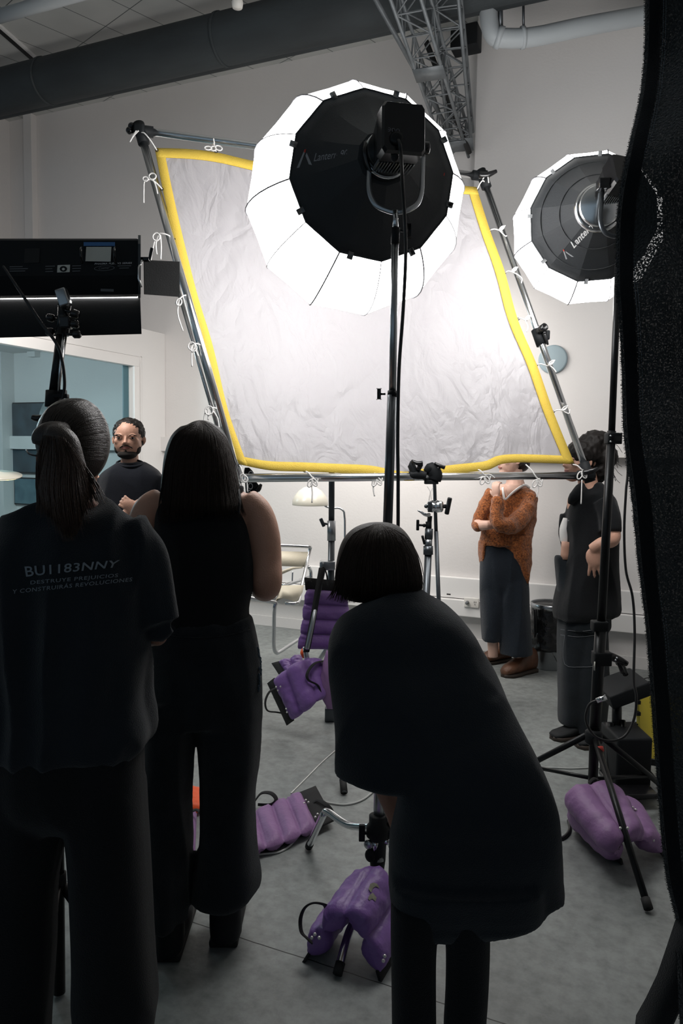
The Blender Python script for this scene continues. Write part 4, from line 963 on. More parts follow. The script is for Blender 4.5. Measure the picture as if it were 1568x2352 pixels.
def face_bits(parent_body, c, h, ax, skin_m, brow_m=None):
    s, f, u = ax; w = h*.76
    for k in (-1, 1):
        e = c+u*h*.025+f*h*.355+s*k*w*.215
        b = B(); ell(b, e, (h*.062, h*.04, h*.026), ax, 14, 10); o = obj('eye', b, M['eye'], parent_body)
        b = B(); ell(b, e+f*h*.03, (h*.026, h*.016, h*.025), ax, 12, 8); obj('iris', b, M['iris'], parent_body) 
        b = B(); tube(b, [e-s*h*.075+u*h*.005+f*h*.02, e+u*h*.035+f*h*.042, e+s*h*.075+u*h*.002+f*h*.015], h*.010, 6); obj('eyelid', b, M[skin_m], parent_body)
        b = B(); wtube(b, [e-s*k*h*.07+u*h*.055+f*h*.06, e+u*h*.085+f*h*.065, e+s*k*h*.10+u*h*.055+f*h*.02], [1]*17 and h*.017, 6, 6, flat=.6); obj('eyebrow', b, M[brow_m or 'beard'], parent_body)
    b = B(); wtube(b, [c-s*h*.10-u*h*.205+f*h*.385, c-u*h*.197+f*h*.425, c+s*h*.10-u*h*.205+f*h*.385], h*.014, 8, 6); obj('lips', b, M['lip'], parent_body)
    b = B(); wtube(b, [c-s*h*.09-u*h*.222+f*h*.385, c-u*h*.228+f*h*.42, c+s*h*.09-u*h*.222+f*h*.385], h*.016, 8, 6); obj('lips', b, M['lip'], parent_body)
def strands(vol, guides, n, d, r0, mname, parent, seed=1, jit=7, off=.002, name='hair_strands', offr=.004):
    """groomed locks: px guide curves, blended and laid on the hair volume"""
    rnd = random.Random(seed); t = bvh(vol); b = B(); G = [smooth_path(g, 6) for g in guides]
    for i in range(n):
        s = rnd.random()*(len(G)-1.001); k = int(s); f = s-k; A, C = G[k], G[k+1]
        j0 = rnd.gauss(0, jit*.35); j1 = rnd.gauss(0, jit); o = off+rnd.random()*offr; pts = []; last = None
        m = min(len(A), len(C)); e0 = int(rnd.random()*m*.3); e1 = m-int(rnd.random()*m*.12)
        for q in range(e0, e1):
            g = q/(m-1); x = A[q][0]*(1-f)+C[q][0]*f+j0*(1-g)+j1*g; y = A[q][1]*(1-f)+C[q][1]*f
            rv = ray(x, y); L = rv.length; h = t.ray_cast(CAM, rv/L)
            if h[0] is not None:
                last = (h[0]-CAM).length/L
                pts.append(P(x, y, last-o*(1+g)))
            elif last is not None: pts.append(P(x, y, last-o))
            elif A[q][0] is not None: last = d; pts.append(P(x, y, d))
        if len(pts) < 4: continue
        rr = [r0*(.5+.7*rnd.random())*max(.18, sin(pi*min(.97, .12+.88*q/(len(pts)-1)))) for q in range(len(pts))]
        tube(b, pts, rr, 5)
    return obj(name, b, M[mname], parent)
def shoe(parent, heel, toe, h=.09, w=.085, m='sole', name='shoe', top='black_paint'):
    heel = Vector(heel); toe = Vector(toe); z = (toe-heel); L = z.length; z.normalize(); x, y, _ = frame_of(z, (0, 0, 1))
    # x sideways, y up
    s = z.cross(Vector((0, 0, 1))).normalized(); u = Vector((0, 0, 1))
    b = B(); rings = []
    for f, hw, hh in ((0, .3, .55), (.04, .42, .95), (.2, .46, 1.05), (.38, .46, .9), (.6, .54, .62), (.85, .5, .45), (.97, .34, .32), (1, .15, .2)):
        c = heel+z*L*f; ring = []
        for k in range(16):
            a = 2*pi*k/16; ring.append(c+s*cos(a)*w*hw*1.0+u*(h*hh*.5+h*hh*.5*sin(a)+.012))
        rings.append(ring)
    skin_rings(b, rings); o = obj(name, b, M[top], parent)
    b = B(); r2 = []
    for f, hw in ((-.01, .25), (.03, .44), (.25, .48), (.45, .46), (.65, .56), (.88, .52), (1.0, .2)):
        c = heel+z*L*f; r2.append([c-s*w*hw+u*.022, c+s*w*hw+u*.022, c+s*w*hw+u*.0, c-s*w*hw+u*.0])
    skin_rings(b, r2); obj('sole', b, M[m], o)
    return o
# the flat spot of ptube / ploft shapes: everything below is given as photo rows at a chosen distance

# ===== A: ponytail woman in printed tee (near left)
d = 1.75
A = thing('person', 'person seen from behind with low ponytail, lettering across the back of black T-shirt', 'person', FL(150, 2540))
b = B()
ell(b, P(172, 1018, d), (.066, .085, .09), cam_axes(), 28, 20)
ell(b, P(168, 1062, d+.02), (.06, .07, .07), cam_axes(), 20, 14)
ptube(b, [(176, 1065, d+.01, 52), (168, 1120, d+.01, 50), (165, 1185, d+.0, 58)], 18, 4)
ploft(b, [(1150, 90, 235, .05), (1190, 30, 270, .05), (1260, 5, 295, .06), (1400, 10, 295, .07), (1560, 10, 290, .07), (1700, 0, 300, .08), (1800, 0, 305, .08), (1860, 0, 305, .07)], d, 28, 3)
for sgn, rows in ((1, [(262, 1215, d+.01, 34), (318, 1280, d+.01, 30), (352, 1380, d+.02, 27), (360, 1452, d+.03, 26), (356, 1458, d+.09, 25), (335, 1465, d+.20, 22), (322, 1462, d+.26, 18)]), (-1, [(20, 1225, d+.01, 34), (-40, 1290, d+.01, 30), (-70, 1410, d+.02, 27), (-70, 1470, d, 30), (-30, 1468, d+.14, 22), (0, 1466, d+.22, 18)])):
    ptube(b, rows, 14, 5)
    e = rows[-1]; hand(b, P(e[0], e[1], e[2]), fh*.8-rt*sgn*.6, Vector((0, 0, 1)), .17, .35, -sgn)
for rows in ([(70, 1800, d, 60), (55, 2000, d, 50), (50, 2100, d+.0, 42), (48, 2300, d+.0, 45), (45, 2500, d, 33)], [(235, 1800, d, 60), (258, 2000, d, 50), (262, 2100, d+.0, 42), (265, 2300, d, 45), (265, 2500, d, 33)]):
    ptube(b, rows, 16, 4)
for cx, sg in ((228, 1), (98, -1)):   # ears
    ptube(b, [(cx-sg*6, 1040, d+.02, 8), (cx+sg*8, 1046, d+.025, 10), (cx+sg*5, 1066, d+.025, 9), (cx-sg*4, 1082, d+.02, 6)], 10, 3)
fuse('body', b, M['skin2'], A, .007, 5)
# shirt
b = B()
ploft(b, [(1146, 95, 228, .045), (1156, 68, 256, .06), (1172, 40, 285, .078), (1200, 5, 312, .095), (1240, -30, 332, .108), (1300, -48, 340, .118), (1400, -55, 338, .125), (1500, -58, 338, .128), (1600, -55, 345, .135), (1650, -52, 352, .14), (1685, -50, 350, .145), (1712, -42, 335, .14), (1722, -25, 300, .12)], d, 44, 4)
ptube(b, [(285, 1222, d, 52), (322, 1262, d, 56), (345, 1330, d, 55), (365, 1390, d, 50), (374, 1432, d, 46)], 20, 5)
ptube(b, [(5, 1222, d, 52), (-40, 1270, d, 58), (-70, 1350, d, 56), (-90, 1440, d, 48)], 20, 5)
ptube(b, [(341, 1452, d, 12), (370, 1452, d, 22), (397, 1438, d, 17)], 12, 3)
ploft(b, [(1134, 118, 212, .056), (1150, 108, 222, .062), (1165, 100, 232, .066)], d+.005, 30, 3)
sh = fuse('t_shirt', b, M['blk_fabric2'], A, .0075, 6, dict(amp=.019, s=10, seed=3, stretch=(1, 1, .38), fine=.0006))
ts = bvh(sh)
b = B()
ploft(b, [(1668, -50, 338, .135), (1760, -55, 338, .14), (1830, -58, 342, .125), (1880, -58, 345, .09)], d, 36, 3)
for rows in ([(1800, -60, 160, .12), (1880, -62, 150, .115), (1950, -64, 135, .11), (2050, -66, 118, .105), (2200, -68, 116, .10), (2352, -70, 106, .10), (2480, -72, 100, .10)], [(1800, 140, 342, .12), (1880, 155, 345, .115), (1950, 162, 348, .11), (2050, 167, 350, .105), (2200, 172, 352, .10), (2300, 172, 356, .10), (2352, 178, 346, .10), (2480, 182, 345, .10)]):
    ploft(b, rows, d, 30, 4)
fuse('trousers', b, M['blk_fabric'], A, .009, 5, dict(amp=.014, s=8, seed=11, stretch=(1, 1, .16)))
for x in (25, 262): shoe(A, FL(x, 2560), FL(x+30, 2440), .09, .10)
# hair
b = B()
ell(b, P(168, 1011, d), (.0775, .108, .096), cam_axes(), 28, 20); ell(b, P(180, 1013, d-.005), (.067, .103, .098), cam_axes(), 28, 20)
ploft(b, [(1030, 95, 243, .09), (1055, 108, 236, .085), (1080, 120, 222, .07)], d, 26, 3)
hv = fuse('hair', b, M['hair_dkbr'], A, .006, 4)
b = B()
ptube(b, [(158, 985, d-.10, 16), (120, 992, d-.125, 26), (98, 1005, d-.13, 26), (95, 1020, d-.125, 20)], 16, 4)
ptube(b, [(115, 1000, d-.14, 28), (145, 1015, d-.145, 34), (148, 1060, d-.13, 46), (148, 1110, d-.12, 56), (150, 1150, d-.13, 52), (158, 1190, d-.135, 34), (165, 1235, d-.135, 10)], 20, 6)
pv = fuse('ponytail', b, M['hair_dkbr'], A, .006, 5)
strands(hv, [[(100, 1010), (95, 975), (110, 940), (140, 925)], [(112, 985), (120, 950), (150, 925), (165, 918)], [(130, 985), (160, 950), (190, 925), (200, 924)], [(150, 985), (185, 955), (215, 940), (225, 942)], [(160, 995), (195, 975), (228, 965), (240, 972)], [(165, 1010), (200, 1005), (235, 1000), (246, 1004)], [(165, 1025), (200, 1030), (232, 1030), (244, 1032)], [(160, 1040), (190, 1055), (220, 1058), (236, 1056)]], 520, d, .0011, 'hair_dkbr', A, 5, 4, .001, name='hair_strands', offr=.0012)
strands(pv, [[(100, 1000), (88, 1050), (86, 1100), (90, 1150), (88, 1175)], [(115, 1000), (110, 1060), (105, 1110), (108, 1160), (112, 1195)], [(130, 1000), (135, 1060), (130, 1120), (135, 1180), (150, 1245)], [(145, 1005), (160, 1060), (160, 1120), (165, 1180), (172, 1240)], [(150, 1010), (178, 1060), (188, 1110), (195, 1150), (205, 1190)], [(155, 1020), (185, 1060), (205, 1090), (222, 1120), (238, 1150)]], 420, d-.15, .0013, 'hair_br', A, 9, 7, .001, name='ponytail_strands', offr=.004)
b = B(); tube(b, [P(128+30*cos(q), 992+12*sin(q)*1.0, d-.13-.02*sin(q)) for q in [2*pi*k/14 for k in range(14)]], .004, 6, closed=True); obj('hair_tie', b, M['webbing'], A)
b = B(); wtube(b, [P(*q) for q in ((92, 1046, d), (78, 1046, d), (66, 1042, d+.01), (61, 1034, d+.03))], .0022, 6, 4); obj('glasses_arm', b, M['black_gloss'], A)
word('BU1183NNY', ((60, 1325), (268, 1303), (276, 1286), (56, 1301)), ts, d-.12, A, 'print_shirt', 0.0, .004, .012, 1.05, 1)
word('DESTRUYE PREJUICIOS', ((70, 1345), (270, 1328), (272, 1317), (70, 1334)), ts, d-.12, A, 'print_shirt', 0.0, .004, .006, 1.1, 1)
word('Y CONSTRUIRÁS REVOLUCIONES', ((28, 1364), (303, 1335), (305, 1324), (29, 1352)), ts, d-.12, A, 'print_shirt', 0.0, .004, .006, 1.1, 1)

# ===== B: long haired woman in tank top
d = 2.34
Bp = thing('person', 'person seen from behind with long brown hair, black tank top and bare arms', 'person', FL(460, 2150))
b = B()
ell(b, P(460, 1045, d), (.066, .085, .085), cam_axes(), 28, 20); ell(b, P(458, 1075, d+.03), (.06, .07, .07), cam_axes())
ptube(b, [(462, 1080, d, 44), (464, 1120, d, 42), (466, 1170, d, 50)], 18, 4)
ploft(b, [(1118, 405, 530, .04), (1136, 365, 570, .06), (1165, 352, 586, .065), (1210, 366, 566, .07), (1300, 370, 566, .075), (1380, 370, 556, .075), (1440, 362, 560, .08), (1540, 355, 580, .09), (1640, 355, 582, .085)], d, 30, 4)
ptube(b, [(560, 1150, d, 34), (590, 1178, d, 36), (606, 1230, d, 37), (612, 1290, d, 35), (614, 1338, d-.01, 34), (608, 1352, d+.05, 30), (596, 1345, d+.12, 26), (580, 1318, d+.22, 20), (566, 1306, d+.28, 16)], 18, 6)
hand(b, P(568, 1308, d+.27), fh*.5-rt*.7+up*.3, Vector((0, 0, 1)), .17, .4, -1)
ptube(b, [(375, 1150, d, 34), (342, 1175, d, 38), (326, 1235, d, 38), (318, 1300, d, 35), (316, 1350, d, 33), (330, 1350, d+.1, 27), (352, 1320, d+.22, 20)], 18, 6)
hand(b, P(354, 1318, d+.24), fh*.5+rt*.7+up*.3, Vector((0, 0, 1)), .17, .4, 1)
for rows in ([(400, 1640, d, 44), (392, 1800, d, 36), (395, 1950, d, 34), (392, 2130, d-.02, 24)], [(530, 1640, d, 44), (522, 1800, d, 36), (520, 1950, d, 34), (515, 2110, d, 24)]): ptube(b, rows, 16, 4)
fuse('body', b, M['skin'], Bp, .0075, 5)
b = B()
ploft(b, [(1128, 385, 400, .03), (1150, 368, 562, .075), (1172, 360, 566, .093), (1220, 356, 572, .105), (1260, 356, 580, .11), (1300, 354, 585, .112), (1350, 352, 580, .108), (1400, 350, 572, .108), (1436, 346, 574, .114), (1448, 346, 574, .116)], d, 40, 4)
ptube(b, [(410, 1152, d-.02, 26), (392, 1128, d-.03, 18)], 12, 3); ptube(b, [(520, 1155, d-.03, 26), (545, 1128, d-.02, 12), (556, 1122, d, 8)], 12, 3)
fuse('tank_top', b, M['blk_fabric'], Bp, .0075, 6, dict(amp=.007, s=8, seed=5, stretch=(1, 1, .5), fine=.0005))
b = B(); wtube(b, [P(546, 1118, d+.0), P(549, 1130, d-.06), P(550, 1150, d-.09), P(548, 1180, d-.10)], .0035, 8, 5, flat=.5); obj('bra_strap', b, M['webbing'], Bp)
b = B()
ploft(b, [(1418, 344, 580, .112), (1432, 342, 583, .115), (1480, 339, 594, .122), (1540, 337, 602, .126), (1600, 336, 602, .124), (1650, 336, 600, .12)], d, 38, 3)
ploft(b, [(1600, 440, 601, .11), (1660, 452, 598, .108), (1750, 462, 592, .10), (1830, 464, 582, .095), (1900, 460, 584, .095), (1960, 452, 590, .10), (2005, 444, 597, .105), (2040, 440, 590, .11), (2058, 444, 560, .10)], d, 32, 4)
ploft(b, [(1600, 334, 466, .11), (1660, 330, 452, .108), (1750, 332, 442, .10), (1850, 336, 435, .095), (1950, 340, 440, .10), (2010, 343, 436, .11), (2060, 342, 438, .115), (2100, 346, 430, .11)], d-.02, 32, 4)
jb = fuse('jeans', b, M['denim'], Bp, .0075, 4, dict(amp=.012, s=9, seed=21, stretch=(1, 1, .2), fine=.0008))
tj = bvh(jb)
b = B()
pts = [cast_px(tj, x, y, d, .0015) for x, y in smooth_path([(345, 1448), (400, 1462), (460, 1465), (520, 1460), (575, 1446)], 5)]
tube(b, pts, .0014, 5); obj('waist_seam', b, M['denim'], Bp)
b = B()
for i in range(26):
    f = i/25; x = 592+6*sin(f*3); y = 1490+95*f; q = cast_px(tj, x+random.gauss(0, 1.6), y, d, .002); ell(b, q, (.004, .003, .006), cam_axes(), 6, 5)
obj('frayed_pocket', b, mat('worn_denim', (.05, .075, .10), .95), Bp)
def boot(parent, x0, x1, ytop, ybot, dd, toe_dx):
    b = B(); ploft(b, [(ytop, x0+6, x1-6, .05), (ytop+30, x0, x1, .055), (ybot-30, x0, x1, .06), (ybot-4, x0+2, x1-2, .06)], dd, 20, 3)
    q = P((x0+x1)/2, ybot-22, dd); ell(b, q+fh*.10+Vector((0, 0, -.0)), (.045, .12, .045), cam_axes(), 18, 12)
    o = fuse('boot', b, M['black_paint'], parent, .006, 3)
    b = B(); c = FL((x0+x1)/2, ybot); box(b, Vector((c.x, c.y, .012))+fh*.07, (.088, .26, .024), cam_axes(), .008); obj('sole', b, M['rubber'], o)
boot(Bp, 482, 556, 2040, 2150, 2.33, 0); boot(Bp, 358, 422, 2085, 2182, 2.28, 0)
b = B()
ell(b, P(462, 1045, d), (.082, .104, .107), cam_axes(), 28, 20)
ploft(b, [(978, 418, 500, .06), (1000, 396, 518, .09), (1040, 381, 531, .105), (1090, 374, 544, .10), (1130, 370, 552, .085, -.02), (1158, 372, 556, .07, -.05), (1176, 376, 552, .045, -.08)], d, 34, 4)
hv = fuse('hair', b, M['hair_blk'], Bp, .007, 5)
top = (462, 966)
strands(hv, [[(455, 968), (405, 1000), (384, 1060), (374, 1130), (364, 1210)], [(457, 968), (425, 1000), (405, 1060), (398, 1130), (390, 1200)], [(460, 967), (450, 1000), (436, 1060), (430, 1130), (426, 1195)], [(463, 967), (470, 1000), (465, 1060), (462, 1130), (460, 1190)], [(466, 967), (490, 1000), (497, 1060), (500, 1120), (506, 1192)], [(470, 968), (508, 1000), (524, 1060), (536, 1120), (549, 1190)], [(473, 969), (515, 1005), (535, 1060), (548, 1120), (568, 1182)]], 900, d-.1, .0012, 'hair_soft', Bp, 3, 5, .001, name='hair_strands', offr=.003)

# ===== C: bending woman with bob in long black coat (near right)
C_ = thing('person', 'person in long black coat bending forward, dark chin-length bob, seen from behind', 'person', FL(1000, 2500))
d = 1.85; dh = 2.06
b = B()
ell(b, P(868, 1296, dh), (.068, .085, .085), cam_axes(), 28, 20)
ptube(b, [(880, 1340, dh, 48), (905, 1400, dh-.03, 50), (930, 1450, dh-.05, 62)], 18, 4)
ploft(b, [(1400, 860, 990, .05, .16), (1470, 830, 1040, .06, .15), (1600, 880, 1120, .07, .10), (1750, 930, 1180, .07, .04), (1900, 950, 1210, .07, .0), (2050, 950, 1190, .07, -.02), (2120, 940, 1110, .07, -.03)], d, 28, 4)
ptube(b, [(830, 1480, 2.02, 34), (820, 1600, 2.0, 32), (840, 1740, 1.99, 28), (875, 1785, 1.98, 29), (892, 1830, 2.0, 24), (905, 1870, 2.02, 20), (915, 1905, 2.02, 18)], 18, 5)
hand(b, P(915, 1905, 2.02), (rt*.5-up*.8+fh*.2), -fh, .17, .5, 1)
ptube(b, [(1040, 1480, 2.02, 32), (1080, 1580, 2.02, 30), (1110, 1700, 2.02, 28), (1080, 1830, 2.05, 26), (1040, 1880, 2.06, 20)], 18, 5)
hand(b, P(1040, 1880, 2.06), (-rt*.4-up*.8+fh*.2), -fh, .17, .5, -1)
for rows in ([(955, 2080, 1.8, 44), (952, 2250, 1.8, 40), (952, 2450, 1.8, 34)], [(1065, 2080, 1.8, 44), (1065, 2250, 1.8, 40), (1062, 2450, 1.8, 34)]): ptube(b, rows, 16, 4)
fuse('body', b, M['skin2'], C_, .0075, 5)
b = B()
ploft(b, [(1352, 880, 962, .06, .18), (1370, 858, 985, .085, .17), (1390, 815, 1020, .10, .16), (1420, 776, 1058, .115, .15), (1460, 758, 1088, .125, .14), (1500, 754, 1108, .13, .13), (1560, 759, 1142, .135, .10), (1640, 764, 1174, .14, .07), (1720, 770, 1195, .14, .04), (1765, 773, 1190, .13, .03), (1778, 776, 1180, .12, .03), (1787, 840, 1150, .10, .02)], d, 48, 4)
ploft(b, [(1580, 900, 1148, .11, .09), (1640, 903, 1178, .13, .07), (1700, 905, 1213, .138, .04), (1745, 908, 1236, .14, .02), (1790, 912, 1254, .14, .0), (1840, 912, 1268, .14, -.01), (1880, 905, 1273, .135, -.01), (1930, 895, 1276, .13, -.01), (2000, 891, 1281, .115, -.0), (2050, 889, 1287, .10, .0), (2057, 889, 1288, .10, .0)], d, 52, 4, 3.2)
ploft(b, [(2000, 892, 1240, .13, -.03), (2060, 890, 1245, .11, -.03), (2078, 896, 1244, .10, -.03), (2090, 898, 1242, .10, -.03), (2103, 900, 1195, .09, -.03), (2118, 902, 1122, .08, -.03)], d, 40, 3, 3.2)
fuse('coat', b, M['blk_fabric2'], C_, .0085, 4, dict(amp=.010, s=6, seed=33, stretch=(1, 1, .4), fine=.0005))
b = B()
ploft(b, [(2060, 897, 1015, .085), (2120, 896, 1006, .085), (2180, 897, 1001, .08), (2280, 899, 1000, .075), (2352, 900, 1000, .075), (2440, 902, 998, .075)], 1.8, 30, 3)
ploft(b, [(2060, 1005, 1120, .085), (2120, 1014, 1119, .085), (2180, 1021, 1119, .08), (2280, 1021, 1116, .075), (2352, 1018, 1112, .075), (2440, 1018, 1110, .075)], 1.8, 30, 3)
fuse('trousers', b, M['blk_fabric'], C_, .0055, 4, dict(amp=.006, s=8, seed=41, stretch=(1, 1, .2)))
for x in (950, 1062): shoe(C_, FL(x, 2520), FL(x-15, 2410), .09, .10)
b = B()
ploft(b, [(1200, 850, 890, .02), (1208, 822, 915, .05), (1225, 798, 934, .075), (1250, 782, 949, .095), (1285, 773, 962, .108), (1320, 769, 968, .11), (1345, 770, 970, .10), (1362, 778, 960, .085), (1378, 800, 900, .05)], dh, 34, 4)
hv = fuse('hair', b, M['hair_blk'], C_, .006, 5)
strands(hv, [[(860, 1205), (810, 1230), (782, 1290), (768, 1350), (752, 1378)], [(862, 1204), (825, 1230), (800, 1290), (790, 1350), (785, 1386)], [(865, 1203), (845, 1230), (830, 1290), (825, 1350), (822, 1385)], [(868, 1203), (868, 1230), (865, 1290), (865, 1345), (862, 1376)], [(872, 1203), (892, 1230), (902, 1290), (905, 1340), (905, 1365)], [(876, 1204), (915, 1230), (938, 1280), (945, 1330), (945, 1360)], [(880, 1206), (930, 1235), (958, 1285), (967, 1335), (968, 1362)]], 800, dh-.08, .0012, 'hair_soft', C_, 6, 5, .001, name='hair_strands', offr=.003)
# ===== D: man at the back facing the camera
d = 4.35
D_ = thing('person', 'bearded man in black long T-shirt facing the camera with clasped hands', 'person', FL(300, 1645))
hc = P(295, 1009, d); hh = 90*mpp(d)
face = (-fw + rt*.10 + Vector((0, 0, .0))); face.z = 0
b = B(); axh = head(b, hc, hh*1.02, face, (0, 0, 1), .74)
ptube(b, [(297, 1035, d+.02, 19), (298, 1062, d+.02, 21), (299, 1085, d+.02, 26)], 16, 3)
ploft(b, [(1068, 268, 330, .05), (1082, 246, 352, .06), (1105, 240, 358, .07), (1160, 242, 358, .08), (1250, 246, 352, .08), (1350, 246, 354, .08)], d, 24, 3)
for sg, rows in ((-1, [(238, 1095, d, 17), (230, 1150, d, 16), (236, 1195, d-.04, 14), (270, 1190, d-.22, 11), (292, 1176, d-.28, 9)]), (1, [(362, 1095, d, 17), (368, 1150, d, 16), (362, 1195, d-.04, 14), (335, 1188, d-.22, 11), (318, 1172, d-.28, 9)])):
    ptube(b, rows, 12, 4); e = rows[-1]
    hand(b, P(e[0], e[1], e[2]), rt*-sg*.8+up*.45, -fw, .16, .75, -sg)
for x in (272, 328): ptube(b, [(x, 1350, d, 32), (x, 1500, d, 22), (x, 1620, d, 15)], 14, 3)
bo = fuse('body', b, M['skin'], D_, .0042, 6)
face_bits(bo, hc, hh*1.02, axh, 'skin')
s, f, u = axh; h = hh*1.02; w = h*.74
b = B()
ell(b, hc+u*h*.18-f*h*.085, (w*.53, h*.42, h*.36), axh, 28, 20); ell(b, hc+u*h*.02-f*h*.16, (w*.53, h*.30, h*.30), axh, 24, 16)
for x, y, r_ in ((318, 975, .09), (322, 984, .08), (325, 996, .08), (323, 1008, .07), (310, 970, .09), (300, 968, .09), (287, 967, .08), (316, 990, .09), (327, 989, .045), (322, 977, .045)): ell(b, P(x, y, d+.02), h*r_, None, 12, 8)
fuse('hair', b, M['hair_blk'], D_, .004, 2, dict(amp=.006, s=45, seed=2, stretch=(1, 1, 1)))
b = B()
ell(b, hc-u*h*.375+f*h*.185, (w*.33, h*.24, h*.12), axh, 24, 16)
for k in (-1, 1): ell(b, hc-u*h*.22+f*h*.12+s*k*w*.30, (w*.145, h*.15, h*.16), axh, 16, 12)
ell(b, hc-u*h*.285+f*h*.385, (h*.02, h*.016, h*.03), axh, 10, 8)
wtube(b, [hc-s*h*.155-u*h*.225+f*h*.345, hc-s*h*.06-u*h*.165+f*h*.428, hc+s*h*.06-u*h*.165+f*h*.428, hc+s*h*.155-u*h*.225+f*h*.345], h*.017, 6, 5)
fuse('beard', b, M['beard'], D_, .003, 2)
b = B()
ploft(b, [(1062, 266, 332, .055), (1074, 246, 352, .08), (1086, 232, 366, .095), (1102, 226, 372, .105), (1150, 228, 372, .115), (1250, 232, 370, .12), (1330, 234, 368, .12)], d, 34, 3)
ptube(b, [(240, 1098, d, 20), (228, 1150, d, 19), (232, 1196, d-.04, 18), (262, 1195, d-.2, 14)], 14, 4); ptube(b, [(358, 1096, d, 20), (370, 1150, d, 19), (366, 1196, d-.04, 18), (340, 1194, d-.2, 14)], 14, 4)
fuse('t_shirt', b, M['navy_tee'], D_, .007, 4, dict(amp=.008, s=9, seed=8, fine=.0004))
b = B(); tube(b, [P(298+30*cos(q)*1.0, 1064+8*sin(q), d-.03-.045*sin(q)) for q in [2*pi*k/24 for k in range(24)]], .006, 8, closed=True); obj('collar', b, M['navy_tee'], D_)
b = B(); ploft(b, [(1310, 236, 366, .11), (1400, 238, 364, .10)], d, 24, 2); ploft(b, [(1380, 240, 304, .09), (1500, 246, 298, .07), (1620, 250, 294, .06)], d, 20, 3); ploft(b, [(1380, 298, 362, .09), (1500, 304, 356, .07), (1620, 306, 350, .06)], d, 20, 3)
fuse('trousers', b, M['denim'], D_, .009, 4)
for x in (272, 328): shoe(D_, FL(x, 1640), FL(x, 1672), .08, .09)
# ===== E: woman in rust cardigan
d = 5.25
E_ = thing('person', 'person in rust knitted cardigan and navy trousers, hand at the chin, by the back wall', 'person', FL(1165, 1545))
faceE = (-rt*.93-fh*.3); faceE.z = 0
hcE = P(1174, 1058, d); hE = .225
b = B(); axE = head(b, hcE, hE, faceE, (0, 0, 1), .74)
ptube(b, [(1180, 1080, d, 19), (1182, 1100, d, 19), (1183, 1125, d, 26)], 14, 3)
ploft(b, [(1112, 1150, 1205, .05), (1125, 1136, 1216, .06), (1160, 1130, 1215, .07), (1230, 1126, 1205, .08), (1300, 1118, 1200, .08)], d, 22, 3)
ptube(b, [(1215, 1145, d-.05, 16), (1190, 1200, d-.12, 15), (1150, 1205, d-.2, 13), (1143, 1170, d-.2, 11), (1139, 1142, d-.18, 9)], 12, 4)
hand(b, P(1139, 1143, d-.18), up*.9-rt*.05, (-rt*.7-fw*.7), .155, .9, -1)
ptube(b, [(1128, 1135, d, 15), (1100, 1195, d-.04, 14), (1098, 1206, d-.1, 13), (1120, 1206, d-.18, 11), (1142, 1204, d-.14, 9)], 12, 4)
hand(b, P(1142, 1205, d-.13), rt*.95+fh*.1, -fw, .155, .4, 1)
for x in (1130, 1186): ptube(b, [(x, 1300, d, 20), (x, 1420, d, 15), (x+2, 1510, d, 11)], 12, 3)
bo = fuse('body', b, M['skin3'], E_, .0055, 4); face_bits(bo, hcE, hE, axE, 'skin3')
b = B(); s, f, u = axE; ell(b, hcE+u*hE*.16-f*hE*.12, (hE*.40, hE*.42, hE*.40), axE, 24, 16); ell(b, hcE-f*hE*.36-u*hE*.05, (hE*.26, hE*.26, hE*.30), axE)
obj('hair', b, M['hair_dkbr'], E_)
b = B()
ploft(b, [(1118, 1160, 1196, .05), (1124, 1140, 1215, .075), (1136, 1124, 1230, .10), (1160, 1116, 1233, .115), (1190, 1108, 1230, .125), (1220, 1106, 1222, .13), (1244, 1103, 1220, .132), (1251, 1103, 1219, .134)], d, 36, 4)
# longer back panel hanging on the right
ploft(b, [(1230, 1120, 1220, .12), (1270, 1158, 1219, .11, .0), (1300, 1178, 1218, .09), (1325, 1196, 1214, .07), (1338, 1204, 1212, .05)], d-.02, 26, 4)
ploft(b, [(1245, 1102, 1112, .10, .02), (1280, 1101, 1110, .08, .02), (1292, 1103, 1108, .06, .02)], d, 16, 3)
ptube(b, [(1216, 1142, d-.05, 19), (1205, 1175, d-.12, 20), (1178, 1205, d-.2, 20), (1148, 1204, d-.25, 17), (1141, 1185, d-.24, 16), (1142, 1160, d-.22, 14), (1142, 1146, d-.2, 14)], 18, 5)
ptube(b, [(1132, 1130, d-.02, 15), (1112, 1165, d-.04, 15), (1097, 1200, d-.06, 13), (1095, 1208, d-.1, 13), (1106, 1210, d-.15, 11)], 16, 5)
kn_ = fuse('cardigan', b, M['knit'], E_, .007, 4, dict(amp=.012, s=11, seed=12, stretch=(1, 1, .7), fine=.002))
b = B(); wtube(b, [P(1154, 1120, d-.10), P(1156, 1136, d-.135), P(1160, 1147, d-.145), P(1175, 1133, d-.14), P(1192, 1120, d-.12), P(1205, 1114, d-.06), P(1216, 1120, d-.02)], .0085, 8, 5, flat=.45, hint=(0, 1, 0)); obj('white_neckline', b, M['white_cotton'], E_)
b = B(); ploft(b, [(1112, 1160, 1200, .04), (1126, 1158, 1190, .05), (1142, 1160, 1168, .03)], d-.075, 18, 3); obj('neck_skin', b, M['skin3'], bo)
b = B()
ploft(b, [(1238, 1106, 1205, .10), (1262, 1104, 1210, .11), (1300, 1103, 1212, .115), (1340, 1102, 1212, .095), (1372, 1103, 1213, .07)], d, 30, 3)
ploft(b, [(1290, 1110, 1150, .06), (1340, 1103, 1162, .085), (1400, 1104, 1160, .09), (1470, 1108, 1150, .08)], d+.01, 22, 3); ploft(b, [(1290, 1150, 1205, .06), (1340, 1146, 1212, .085), (1400, 1146, 1215, .09), (1470, 1147, 1220, .095), (1502, 1149, 1222, .10)], d-.02, 24, 3)
